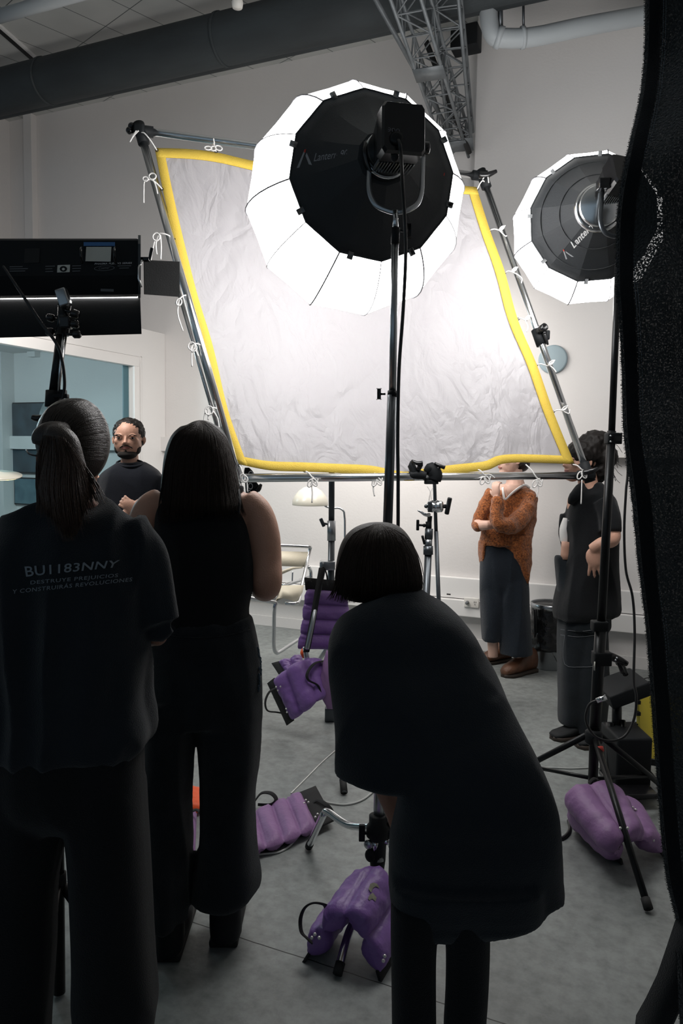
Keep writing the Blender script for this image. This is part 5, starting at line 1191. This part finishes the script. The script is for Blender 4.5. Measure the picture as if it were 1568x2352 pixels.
fuse('trousers', b, M['navy'], E_, .008, 4, dict(amp=.010, s=9, seed=14, stretch=(1, 1, .2)))
shoe(E_, FL(1170, 1516), FL(1106, 1526), .15, .10, 'sole', 'shoe', 'leather'); shoe(E_, FL(1226, 1540), FL(1155, 1556), .16, .11, 'sole', 'shoe', 'leather')
# ===== F: dark haired woman in profile, black shirt
d = 4.12
F_ = thing('person', 'person in profile with black hair and loose black shirt, hand on hip, behind tall stand', 'person', FL(1345, 1695))
faceF = -rt*.97-fh*.2; faceF.z = 0
hcF = P(1334, 1062, d); hF = .215
b = B(); axF = head(b, hcF, hF, faceF, (0, 0, 1), .74)
ptube(b, [(1348, 1088, d, 22), (1350, 1112, d, 23), (1355, 1140, d, 32)], 14, 3)
ploft(b, [(1125, 1330, 1390, .06), (1145, 1305, 1402, .09), (1200, 1306, 1398, .08), (1250, 1306, 1390, .08), (1300, 1306, 1392, .08), (1400, 1300, 1396, .09)], d, 24, 3)
ptube(b, [(1390, 1160, d-.13, 20), (1404, 1215, d-.16, 19), (1405, 1240, d-.2, 17), (1380, 1248, d-.24, 14), (1358, 1262, d-.22, 12)], 14, 4)
hand(b, P(1358, 1260, d-.22), (rt*.22-up*.95), (-fw*.9-rt*.2), .18, .30, -1, .3)
ptube(b, [(1360, 1150, d+.13, 20), (1345, 1230, d+.16, 18), (1320, 1300, d+.15, 14), (1310, 1350, d+.14, 11)], 14, 4); hand(b, P(1310, 1350, d+.14), -up, rt, .17, .3, 1)
for x in (1325, 1352): ptube(b, [(x, 1400, d, 34), (x, 1550, d, 24), (x, 1665, d, 15)], 12, 3)
bo = fuse('body', b, M['skin'], F_, .005, 4); face_bits(bo, hcF, hF, axF, 'skin')
s, f, u = axF
b = B(); ell(b, hcF+u*hF*.20-f*hF*.06, (hF*.42, hF*.46, hF*.40), axF, 24, 16)
for x, y, r_ in ((1362, 1022, 34), (1378, 1020, 30), (1385, 1050, 32), (1380, 1080, 24), (1355, 1040, 32), (1372, 1098, 14)): ell(b, P(x, y, d), r_*mpp(d), None, 16, 12)
hv = fuse('hair', b, M['hair_blk'], F_, .008, 3, dict(amp=.008, s=30, seed=2, stretch=(1, 1, 1)))
b = B(); rnd = random.Random(8)
for i in range(26):
    x = 1395+rnd.gauss(0, 8); y = 1010+rnd.random()*95; wtube(b, [P(x-14, y, d), P(x+4, y-3, d), P(x+14, y+rnd.gauss(4, 5), d), P(x+16+rnd.gauss(0, 4), y+16, d)], .0012, 4, 4)
obj('loose_locks', b, M['hair_blk'], F_)
b = B()
ploft(b, [(1108, 1342, 1378, .05), (1122, 1330, 1394, .075), (1140, 1312, 1404, .11), (1160, 1304, 1409, .13), (1190, 1300, 1413, .145), (1240, 1298, 1415, .15), (1290, 1294, 1416, .15), (1340, 1283, 1418, .15), (1380, 1274, 1420, .15), (1400, 1271, 1421, .15), (1412, 1272, 1408, .14), (1420, 1274, 1330, .12)], d, 38, 4)
ptube(b, [(1384, 1150, d-.12, 26), (1398, 1185, d-.15, 27), (1400, 1222, d-.17, 24)], 18, 3)
ptube(b, [(1352, 1150, d+.12, 26), (1342, 1230, d+.15, 24)], 16, 3)
ptube(b, [(1340, 1112, d-.05, 9), (1318, 1140, d-.08, 12), (1308, 1158, d-.06, 6)], 12, 3)
ploft(b, [(1180, 1286, 1300, .03), (1220, 1283, 1297, .02), (1250, 1287, 1296, .02), (1290, 1290, 1300, .03)], d+.07, 14, 3)
fuse('shirt', b, M['blk_fabric'], F_, .0075, 4, dict(amp=.009, s=10, seed=17, fine=.0005))
b = B(); ploft(b, [(1190, 1294, 1308, .03), (1215, 1286, 1308, .045), (1240, 1287, 1308, .045), (1249, 1292, 1308, .03)], d+.02, 20, 4); obj('white_top', b, M['white_cotton'], F_)
b = B(); ploft(b, [(1244, 1290, 1310, .03), (1284, 1287, 1310, .03)], d-.02, 18, 3); obj('bare_waist', b, M['skin'], bo)
b = B(); ell(b, P(1305, 1196, d-.10), .005); obj('button', b, M['print_grey'], F_)
b = B()
ploft(b, [(1276, 1279, 1330, .03), (1284, 1274, 1340, .05), (1330, 1279, 1380, .08), (1400, 1284, 1396, .12), (1440, 1284, 1398, .13)], d, 30, 3)
ploft(b, [(1400, 1284, 1372, .11), (1500, 1281, 1374, .10), (1600, 1284, 1376, .095), (1640, 1283, 1368, .09), (1660, 1284, 1352, .08)], d-.0, 26, 3)
ploft(b, [(1400, 1330, 1390, .08), (1550, 1315, 1396, .10), (1680, 1318, 1388, .085)], d-.03, 24, 3)
tf = fuse('trousers', b, M['denim'], F_, .008, 4, dict(amp=.009, s=9, seed=19, stretch=(1, 1, .25)))
t_ = bvh(tf); b = B()
for row in ([(1287, 1446), (1330, 1450), (1372, 1446)], [(1287, 1458), (1330, 1463), (1372, 1458)], [(1296, 1460), (1296, 1525), (1340, 1532), (1365, 1530)]):
    tube(b, [cast_px(t_, x, y, d, .002) for x, y in smooth_path(row, 4)], .0013, 5)
obj('seam', b, M['print_grey'], F_)
shoe(F_, FL(1345, 1690), FL(1266, 1699), .075, .10); shoe(F_, FL(1400, 1712), FL(1322, 1716), .075, .10)
# ------------------------------------------------------------------ purple sand bags
def band_on(parent, path, wv, i0, i1, w_over=1.04, th=.006, name='end_band'):
    g = []
    for i in (i0, (i0+i1)/2, i1):
        k = int(math.floor(i)); k = max(0, min(len(path)-2, k)); f = i-k; p = path[k]*(1-f)+path[k+1]*f; w = wv[k]*(1-f)+wv[k+1]*f
        g.append([p+w*(-w_over+2*w_over*j/6) for j in range(7)])
    b = B(); sheet_solid(b, g, th); return obj(name, b, M['webbing'], parent)
def sandbag(label, path, wvs, tubes, T, m='purple', grp='purple sandbags', bands=(True, True), handles=(), rivets=(), cat='sandbag', flatten=None, name='sandbag', seamy=.18):
    """path: centre points across the tubes, wvs: half width vectors, tubes: pillow tubes along the path"""
    path = [Vector(p) for p in path]; wvs = [Vector(w) for w in wvs]
    c = sum(path, Vector())/len(path)
    if flatten is not None: c.z = flatten
    t = thing(name, label, cat, c, grp)
    sp = [Vector(q) for q in smooth_path(path, 10)]; sw = [Vector(q) for q in smooth_path(wvs, 10)]
    L = [0]
    for i in range(1, len(sp)): L.append(L[-1]+(sp[i]-sp[i-1]).length)
    NU, NV = tubes*14, 26; A = []; Cc = []
    def at(g):
        i = 0
        while i < len(L)-2 and L[i+1] < g: i += 1
        f = (g-L[i])/max(L[i+1]-L[i], 1e-9); return sp[i]*(1-f)+sp[i+1]*f, sw[i]*(1-f)+sw[i+1]*f
    pts = [at(L[-1]*i/NU) for i in range(NU+1)]
    seed = random.random()*50
    b = B()
    for i, (p, w) in enumerate(pts):
        tg = (pts[min(i+1, NU)][0]-pts[max(i-1, 0)][0]).normalized(); n = tg.cross(w).normalized(); ra = []; rc = []
        puff = seamy*.35+(1-seamy*.35)*abs(sin(pi*tubes*i/NU))**.6
        if i in (0, NU): puff = .12
        for j in range(NV+1):
            v = -1+2*j/NV; ee = (1-abs(v)**7); pin = 1-.045*abs(cos(pi*tubes*i/NU))**4*1
            h = T*puff*max(ee, 0)**.6+.002
            wob = .12*T*noise.noise(Vector((i*.22, j*.3, seed)))*ee + (.25*T*noise.noise(Vector((i*.5, seed, v)))*abs(v)**3)
            q = p+w*v*(1-.05*(1-puff))
            ra.append(b.verts.new(q+n*(h+wob))); rc.append(b.verts.new(q-n*(h*.8-wob)))
        A.append(ra); Cc.append(rc)
    for i in range(NU):
        for j in range(NV):
            b.faces.new((A[i][j], A[i+1][j], A[i+1][j+1], A[i][j+1])); b.faces.new((Cc[i][j], Cc[i][j+1], Cc[i+1][j+1], Cc[i+1][j]))
        b.faces.new((A[i][0], Cc[i][0], Cc[i+1][0], A[i+1][0])); b.faces.new((A[i][NV], A[i+1][NV], Cc[i+1][NV], Cc[i][NV]))
    for j in range(NV):
        b.faces.new((A[0][j], A[0][j+1], Cc[0][j+1], Cc[0][j])); b.faces.new((A[NU][j], Cc[NU][j], Cc[NU][j+1], A[NU][j+1]))
    obj('bag_body', b, M[m], t)
    for k, on in enumerate(bands):
        if not on: continue
        e = path[-1] if k else path[0]; e2 = path[-2] if k else path[1]; w = wvs[-1] if k else wvs[0]; dv = (e-e2).normalized()*(on if on is not True else .045)
        b = B(); sheet_solid(b, [[e-dv*.15+w*(-1.03+2.06*j/6) for j in range(7)], [e+dv*.5+w*(-1.03+2.06*j/6) for j in range(7)], [e+dv+w*(-1.03+2.06*j/6) for j in range(7)]], .009); obj('end_band', b, M['webbing'], t)
    for h in handles:
        b = B(); wtube(b, h, .0105, 8, 6, flat=.3); obj('handle', b, M['webbing'], t)
    for r in rivets:
        b = B(); ell(b, r, .0052, None, 10, 8); obj('rivet', b, M['rivet'], t)
    return t
def pw(a, b_): return (b_-a)/2
# hanging bag on the middle stand
dd = 4.05
q = [((703, 1352), (790, 1360)), ((698, 1378), (800, 1385)), ((693, 1425), (806, 1428)), ((687, 1462), (810, 1466)), ((682, 1490), (812, 1492))]
pth = [(P(*a, dd)+P(*c, dd+.12))/2 for a, c in q]; wv = [pw(P(*a, dd), P(*c, dd+.12)) for a, c in q]
hb_ = sandbag('upright purple sandbag hanging from the middle stand, strap across it', pth, wv, 4, .03, bands=(.06, False))
b = B(); g = [[P(x-6, y, dd-.06), P(x+8, y, dd-.06)] for x, y in ((738, 1304), (728, 1360), (718, 1420), (706, 1482), (702, 1498))]; sheet_solid(b, g, .005); obj('strap', b, M['webbing'], hb_)
b = B(); wtube(b, [P(733, 1344, dd-.02), P(736, 1320, dd-.03), P(742, 1302, dd-.04), P(750, 1320, dd-.02), P(753, 1346, dd)], .009, 8, 5, flat=.3); obj('handle', b, M['webbing'], hb_)
# saddle bag at the foot: front half
q = [((628, 1560, 4.05), (672, 1655, 4.02)), ((668, 1528, 3.98), (706, 1632, 3.92)), ((706, 1512, 3.98), (730, 1612, 3.92)), ((735, 1512, 4.05), (752, 1600, 4.02))]
t_ = sandbag('purple sandbag slumped over the foot of middle stand, handle loop at left', [(P(*a)+P(*c))/2 for a, c in q], [pw(P(*a), P(*c)) for a, c in q], 3, .042, bands=(.055, False),
  handles=([P(634, 1580, 4.0), P(618, 1590, 3.98), P(609, 1612, 3.97), P(614, 1632, 3.97), P(636, 1636, 3.97), P(660, 1640, 4.0)], [P(636, 1590, 4.06), P(632, 1602, 4.08), P(648, 1606, 4.04)], [P(745, 1518, 4.0), P(722, 1524, 3.93), P(706, 1545, 3.9), P(708, 1562, 3.9), P(730, 1575, 3.92), P(736, 1600, 3.94)]),
  rivets=[P(x, y, 3.97) for x, y in ((634, 1578), (644, 1577), (638, 1586), (657, 1628), (665, 1628), (659, 1636))])
q = [((640, 1520, 4.3), (660, 1550, 4.22)), ((668, 1512, 4.28), (680, 1545, 4.2)), ((692, 1504, 4.28), (700, 1540, 4.2))]
sandbag('crumpled purple bag half behind the slumped one, small black end', [(P(*a)+P(*c))/2 for a, c in q], [pw(P(*a), P(*c)) for a, c in q], 2, .04, bands=(.045, False))
b = B(); wtube(b, [P(698, 1510, 4.02), P(694, 1500, 4.0), P(697, 1490, 4.02)], .012, 8, 4, flat=.5); tag(obj('orange_tag', b, M['orange']), 'small orange strap tag beside the shiny leg tip', 'tag')
q = [((748, 1494, 3.96), (800, 1494, 4.05)), ((738, 1550, 3.95), (800, 1550, 4.05)), ((735, 1590, 3.96), (800, 1590, 4.05)), ((750, 1628, 3.98), (800, 1630, 4.05))]
t_ = sandbag('faded violet sandbag partly hidden by the left edge of black coat', [(P(*a)+P(*c))/2 for a, c in q], [pw(P(*a), P(*c)) for a, c in q], 1, .035, 'violet', bands=(False, False))
# floor bag, middle
f_ = lambda x, y, z=.035: FL(x, y, z)
q = [(f_(540, 1872), f_(560, 1960)), (f_(590, 1862), f_(618, 1948)), (f_(640, 1840), f_(672, 1928)), (f_(690, 1822), f_(728, 1900))]
sandbag('pale purple sandbag lying flat on the floor behind the jeans', [(a+c)/2 for a, c in q], [pw(a, c) for a, c in q], 4, .034, 'violet', bands=(.05, .09),
  handles=([f_(716, 1846), f_(730, 1838, .05), f_(750, 1850, .05), f_(762, 1868, .02), f_(745, 1878, .02)], [f_(585, 1840), f_(600, 1822, .07), f_(622, 1822, .08), f_(634, 1836, .06), f_(622, 1848, .04), f_(592, 1848, .04)]),
  rivets=[f_(x, y, .055) for x, y in ((702, 1838), (708, 1843), (698, 1845), (729, 1870), (735, 1875), (724, 1877))])
q = [(f_(395, 1880), f_(370, 1965)), (f_(430, 1866), f_(416, 1962)), (f_(452, 1868), f_(448, 1960))]
sandbag('purple sandbag seen between the two legs of the jeans', [(a+c)/2 for a, c in q], [pw(a, c) for a, c in q], 2, .04, 'violet', bands=(False, False),
  handles=([f_(432, 1868, .08), f_(450, 1860, .09), f_(462, 1868, .08)], [f_(434, 1880, .09), f_(436, 1940, .07), f_(440, 1965, .04)]))
q = [(f_(420, 1812), f_(410, 1862)), (f_(470, 1812), f_(470, 1856))]
sandbag('bright orange bag on the floor behind the purple one', [(a+c)/2 for a, c in q], [pw(a, c) for a, c in q], 1, .03, 'orange', bands=(False, False), grp=None, name='orange_bag', cat='bag')
# front saddle bag on the turtle base leg
rb = P(868, 1988, 2.38); rf = P(792, 2104, 2.21)
lb0, lf0 = FL(758, 2118, .02), FL(706, 2196, .02)
rb0, rf0 = P(915, 2160, 2.33), FL(868, 2236, .02)
def mid3(a, c, f=.5, up_=0): return a*(1-f)+c*f+Vector((0, 0, up_))
q = [(lb0, lf0), (mid3(lb0, rb, .45, .03), mid3(lf0, rf, .45, .03)), (rb, rf), (mid3(rb, rb0, .5, .035), mid3(rf, rf0, .5, .035)), (rb0, rf0)]
t_ = sandbag('large purple sandbag straddling the leg of lantern stand, torn patch on it', [(a+c)/2 for a, c in q], [pw(a, c) for a, c in q], 4, .042, bands=(.06, .055),
  handles=([P(752, 2088, 2.30), P(745, 2078, 2.27), P(720, 2074, 2.26), P(700, 2085, 2.26), P(690, 2110, 2.26), P(692, 2140, 2.24), P(705, 2155, 2.22), P(716, 2165, 2.22)],),
  rivets=[P(*c) for c in ((716, 2154, 2.20), (723, 2146, 2.20), (733, 2154, 2.20), (883, 2196, 2.12), (880, 2207, 2.12))])
bb = [o for o in t_.children if o.name.startswith('bag_body')][0]; tb = bvh(bb)
for poly in (((850, 2030), (858, 2027), (866, 2030), (872, 2040), (862, 2036), (856, 2040), (852, 2050), (846, 2042)), ((848, 2056), (856, 2050), (865, 2062), (862, 2070), (854, 2064), (848, 2068), (845, 2064))):
    b = B(); vs = [b.verts.new(cast_px(tb, x, y, 2.3, .003)) for x, y in poly]; b.faces.new(vs); bmesh.ops.triangulate(b, faces=b.faces); obj('torn_patch', b, M['print_shirt'] if False else mat('lining', (.30, .29, .22), .8, noise_s=60, noise_a=.5), t_, False)
# right saddle bag
rb = P(1372, 1798, 2.98); rf = P(1452, 1925, 2.72)
q = [(FL(1318, 1885, .03), FL(1425, 1975, .03)), (P(1306, 1822, 2.96), P(1412, 1952, 2.68)), (rb, rf), (P(1432, 1830, 3.0), P(1486, 1935, 2.78)), (P(1466, 1880, 2.98), FL(1520, 1962, .02))]
sandbag('faded purple sandbag heaped on the foot of the tall tripod stand', [(a+c)/2 for a, c in q], [pw(a, c) for a, c in q], 4, .05, 'violet', bands=(.05, .05),
  rivets=[P(*c) for c in ((1453, 1855, 2.9), (1459, 1860, 2.9), (1488, 1925, 2.8), (1494, 1920, 2.8), (1500, 1930, 2.8), (1424, 1902, 2.66), (1441, 1902, 2.66))],
  handles=([P(1352, 1800, 2.98), P(1365, 1788, 2.98), P(1385, 1800, 2.98), P(1395, 1812, 2.95)],))

# ------------------------------------------------------------------ armchair, arc lamp
d = 5.35
CH_ = thing('tubular_armchair', 'tubular steel armchair with cream leather bands by the back wall', 'armchair', FL(640, 1500))
def T_(pts, r=.0125, nm='frame_tube', m='chrome'):
    b = B(); wtube(b, [P(*q) for q in pts], r, 12, 6); return obj(nm, b, M[m], CH_)
T_([(560, 1252, 5.3), (620, 1252, 5.35), (700, 1255, 5.4), (712, 1257, 5.42), (711, 1264, 5.43), (706, 1285, 5.4), (700, 1315, 5.3), (692, 1350, 5.2), (687, 1378, 5.1), (678, 1386, 5.05), (655, 1386, 5.05)])
T_([(634, 1384, 4.95), (630, 1400, 4.95), (629, 1450, 4.98), (629, 1485, 5.0), (634, 1499, 5.02), (645, 1495, 5.08), (688, 1468, 5.35), (760, 1430, 5.7)])
T_([(634, 1384, 4.95), (600, 1378, 4.9), (560, 1370, 4.85)])
T_([(708, 1302, 5.45), (713, 1310, 5.5), (714, 1325, 5.5), (710, 1326, 5.5), (690, 1332, 5.4), (650, 1345, 5.2)])
T_([(672, 1313, 5.2), (671, 1335, 5.2)], .005, 'spacer')
def lea(name, pts, th=.006):
    b = B(); sheet_solid(b, [[P(*q) for q in row] for row in pts], th); obj(name, b, M['cream'], CH_, True)
lea('back_band', [[(556, 1264, 5.3), (640, 1266, 5.36), (709, 1268, 5.42)], [(556, 1298, 5.28), (640, 1300, 5.34), (704, 1302, 5.38)]])
lea('arm_band', [[(640, 1313, 5.0), (672, 1302, 5.2), (694, 1302, 5.35)], [(640, 1322, 5.0), (672, 1308, 5.2), (694, 1305, 5.35)]])
lea('seat_sling', [[(636, 1372, 5.0), (646, 1345, 5.05), (688, 1344, 5.12), (697, 1344, 5.2)], [(632, 1382, 4.98), (650, 1374, 5.02), (680, 1382, 5.08), (690, 1380, 5.12)]])
d = 5.5
AL = thing('floor_lamp', 'cream dome floor lamp on a bent steel tube behind the lower bar', 'floor lamp', FL(790, 1490))
x, y, z = frame_of((0, 0, 1)); cc = P(712, 1159, d)
b = B(); lathe(b, [(-.004, .128), (.0, .130), (.03, .128), (.065, .112), (.10, .083), (.125, .045), (.135, .002)], cc, (0, 0, 1), 36); obj('lamp_shade', b, M['cream_gloss'], AL)
b = B(); wtube(b, [P(742, 1157, d), P(750, 1164, d), P(765, 1167, d), P(778, 1167, d), P(788, 1173, d), P(791, 1185, d), P(792, 1230, d), P(790, 1480, d)], .008, 10, 6); obj('lamp_tube', b, M['chrome'], AL)
b = B(); lathe(b, [(0, .14), (.015, .14), (.02, .12), (.022, .01)], FL(790, 1486), (0, 0, 1), 30); obj('lamp_base', b, M['cream_gloss'], AL)

# ------------------------------------------------------------------ bin with liner
c = FL(1258, 1532); BN = thing('waste_bin', 'round metal bin with black liner between the two standing people', 'bin', c)
b = B(); lathe(b, [(0, .100), (.005, .104), (.42, .125), (.425, .13), (.43, .125), (.43, .118), (.02, .095)], c, (0, 0, 1), 36); obj('bin_body', b, M['steel'], BN)
b = B(); prof = []; n_ = 26; rings = []
for i in range(n_):
    f = i/(n_-1); zz_ = .44-.30*f; ring = []
    for k in range(60):
        a = 2*pi*k/60; r_ = .132+.012*f+.010*noise.noise(Vector((cos(a)*2, sin(a)*2, f*9)))+.006*noise.noise(Vector((cos(a)*6, sin(a)*6, f*22)))
        ring.append(c+Vector((cos(a)*r_, sin(a)*r_, zz_+.012*noise.noise(Vector((cos(a)*3, sin(a)*3, 5))))))
    rings.append(ring)
skin_rings(b, rings, cap=False); o = obj('bin_liner', b, M['plastic_bag'], BN); sm = o.modifiers.new('t', 'SOLIDIFY'); sm.thickness = .002
b = B(); lathe(b, [(.425, .134), (.465, .136), (.468, .128), (.43, .126)], c, (0, 0, 1), 40); obj('rim_ring', b, M['steel'], BN)
b = B(); lathe(b, [(.455, .127), (.458, .127), (.460, .01)], c, (0, 0, 1), 36); obj('lid', b, M['plastic_bag'], BN)
b = B(); tube(b, [FL(1230, 1533, .0), P(1229, 1400, 5.3)], .012, 10); tag(obj('black_post', b, M['black_metal']), 'short black post standing left of the bin', 'post')
b = B(); wtube(b, [P(1268, 1500, 5.15), P(1275, 1512, 5.12), FL(1290, 1545, .01)], .003, 6, 5); tag(obj('thin_wire', b, M['cable']), 'thin black wire dangling in front of the bin', 'wire')

# ------------------------------------------------------------------ black curtain at the right edge
edge_c = smooth_path([(-120, 1484), (0, 1481), (110, 1478), (230, 1466), (340, 1443), (480, 1420), (640, 1415), (720, 1420), (850, 1427), (1000, 1432), (1150, 1452), (1300, 1466), (1450, 1482), (1600, 1494), (1800, 1508), (2000, 1527), (2116, 1553), (2200, 1556), (2400, 1562)], 14)
g = []; dc = 1.86; NJ = 46
for y_, x_ in edge_c:
    p0 = P(x_, y_, dc+.10*noise.noise(Vector((y_*.004, 0, 0)))); row = []
    for j in range(NJ+1):
        f = j/NJ; xx = .9*f; wave = .028*sin(j*.85+y_*.0009)*min(1, f*6)+.015*noise.noise(Vector((j*.3, y_*.003, 2)))
        row.append(p0+rt*(xx*.86+.0025*noise.noise(Vector((y_*.35, 1, j))) * (1 if j == 0 else 0))-fh*(xx*.45)+fh*wave)
    g.append(row)
# keep the cloth above the floor
for row in g:
    for k, p in enumerate(row):
        if p.z < .015: row[k] = Vector((p.x, p.y, .015+.002*k))
CT = thing('black_curtain', 'coarse black cloth hanging down the right edge of the picture', 'curtain', Vector((g[0][0].x, g[0][0].y, 0)))
b = B(); sheet_solid(b, [r for i, r in enumerate(g) if r[10].z > .016], .004); obj('cloth', b, M['weave'], CT)
b = B(); hem = [r[0] for r in g if r[0].z > .02]; rnd = random.Random(3)
for i in range(len(hem)-1):
    for q in range(8):
        p = hem[i]*(1-q/8)+hem[i+1]*(q/8); 
        tube(b, [p+rt*.003, p-rt*(.001+rnd.random()*.0035)+up*rnd.gauss(0, .002)], .0005, 3, cap=False)
obj('frayed_edge', b, M['blk_fabric'], CT)
b = B(); 
sheet_solid(b, [[r[1]-fh*.005-rt*.012, r[1]-fh*.006+rt*.004, r[2]-fh*.005] for r in g if r[0].z > .05], .004); obj('selvedge', b, M['blk_fabric'], CT)
for n_, off in ((0, .030), (1, .036)):
    b = B()
    for i in range(0, len(hem)-1):
        for q in range(3):
            if (i*3+q+n_) % 2: continue
            p = hem[i]*(1-q/3)+hem[i+1]*(q/3)+rt*(off+.006); tube(b, [p-fh*.022, p-fh*.022+up*.004], .0007, 4)
    obj('stitching', b, M['print_shirt'], CT)
b = B(); tl_ = [[P(1553, 2112, 1.88), P(1640, 2080, 1.80)], [P(1535, 2170, 1.90), P(1625, 2180, 1.80)], [P(1512, 2235, 1.93), P(1595, 2260, 1.85)], [P(1486, 2290, 1.96), P(1560, 2318, 1.88)], [P(1464, 2330, 1.99), P(1535, 2372, 1.9)], [P(1462, 2352, 2.0), P(1520, 2400, 1.92)]]
sheet_solid(b, tl_, .012); obj('trailing_corner', b, M['blk_fabric'], CT)

# ------------------------------------------------------------------ equipment on the right
t = thing('yellow_board', 'bright yellow board edge glimpsed beside the curtain on the right', 'board', FL(1500, 1745))
b = B(); ya, yb_, yc, yd = P(1462, 1596, 3.62), P(1560, 1600, 3.75), P(1560, 1748, 3.62), P(1470, 1740, 3.5)
sheet_solid(b, [[ya, yb_], [yd, yc]], .02); obj('panel', b, M['yellow_board'], t, False)
for y in (1612, 1638, 1664):
    b = B(); box(b, P(1464, y, 3.58), (.018, .03, .016), cam_axes()); obj('joint_notch', b, M['rubber'], t, False)
b = B(); sheet_solid(b, [[P(1468, 1742, 3.5), P(1570, 1752, 3.6)], [P(1470, 1754, 3.5), P(1570, 1766, 3.6)]], .03); obj('base_rail', b, M['black_paint'], t, False)
t = thing('equipment_case', 'black case standing upright behind the tall tripod stand', 'case', FL(1430, 1800))
b = B(); ax_ = (rt, fh, Vector((0, 0, 1)))
box(b, P(1435, 1735, 3.45), (.155, .22, .24), ax_, .012); obj('case_body', b, M['black_paint'], t)
b = B(); box(b, P(1440, 1800, 3.38)+Vector((0, 0, .0)), (.17, .26, .02), ax_, .005); obj('base_plate', b, M['black_gloss'], t)
b = B(); tube(b, [P(1470, 1750, 3.38), FL(1540, 1835, .012)], .011, 10); obj('leg', b, M['black_metal'], t)
b = B(); tube(b, [P(1400, 1660, 3.5), P(1402, 1770, 3.45)], .02, 12); tube(b, [P(1430, 1655, 3.5), P(1432, 1700, 3.45)], .012, 12); obj('column', b, M['black_metal'], t)
t = thing('battery_pack', 'flat black box tilted above the case behind the tall stand', 'box', P(1430, 1580, 3.55))
b = B(); a1 = (rt*.93+up*.30+fh*.1).normalized(); a3 = (up*.93-rt*.30).normalized(); box(b, P(1428, 1580, 3.55), (.20, .24, .062), (a1, fh, a3), .008); obj('pack_body', b, M['black_paint'], t)
b = B(); ptube(b, [(1418, 1522, 3.4, 6), (1428, 1530, 3.42, 7), (1436, 1548, 3.45, 7)], 10, 3); obj('grip', b, M['black_gloss'], t)
b = B(); tube(b, [P(1416, 1600, 3.55), P(1416, 1690, 3.5)], .022, 12); obj('post', b, M['black_metal'], t)
b = B(); rnd = random.Random(12)
for k in range(9):
    cx, cy = 1475+rnd.gauss(0, 14), 1572+rnd.gauss(0, 7); r1 = 16+rnd.random()*22; r2 = 5+rnd.random()*6; an = rnd.random()*6
    pts = [FL(cx+r1*cos(a+an), cy+r2*sin(a+an), .006+.012*k*.6) for a in [2*pi*q/14 for q in range(14)]]
    tube(b, [Vector(p) for p in smooth_path(pts, 2, True)], .0032, 5, closed=True)
tag(obj('cable_pile', b, M['cable']), 'tangled pile of thin dark cables on the floor by the wall', 'cables')
# cables and rope on the floor
def cable(name, pts, r, m, label, cat='cable'):
    b = B(); wtube(b, [FL(x, y, r+.001) for x, y in pts], r, 8, 10); return tag(obj(name, b, M[m]), label, cat)
cable('floor_cable', [(745, 1842), (790, 1848), (830, 1838), (862, 1815), (900, 1795), (960, 1780), (1060, 1772)], .0042, 'cable_white', 'light grey cable curving behind the left leg of the lantern stand')
cable('floor_cable', [(560, 1968), (600, 1962), (640, 1957), (668, 1940), (681, 1918), (684, 1900)], .0042, 'cable_white', 'light grey cable looping in front of the flat violet sandbag')
cable('thin_rope', [(668, 1822), (700, 1790), (740, 1750), (772, 1722), (800, 1700), (850, 1672)], .0026, 'cord', 'thin white rope running diagonally over the floor left of the coat', 'rope')
cable('floor_cable', [(1180, 1768), (1255, 1763), (1310, 1765), (1370, 1763), (1400, 1768), (1440, 1770)], .0035, 'cable_white', 'grey cable lying straight across the floor behind the tall tripod stand')
cable('floor_cable', [(1440, 1835), (1475, 1834), (1530, 1828), (1570, 1826)], .0055, 'cable', 'short thick black cable leading under the curtain')
cable('floor_cable', [(1200, 1930), (1275, 1927), (1296, 1922), (1308, 1905), (1305, 1885)], .007, 'cable', 'thick black cable curling between the coat and the purple bag')
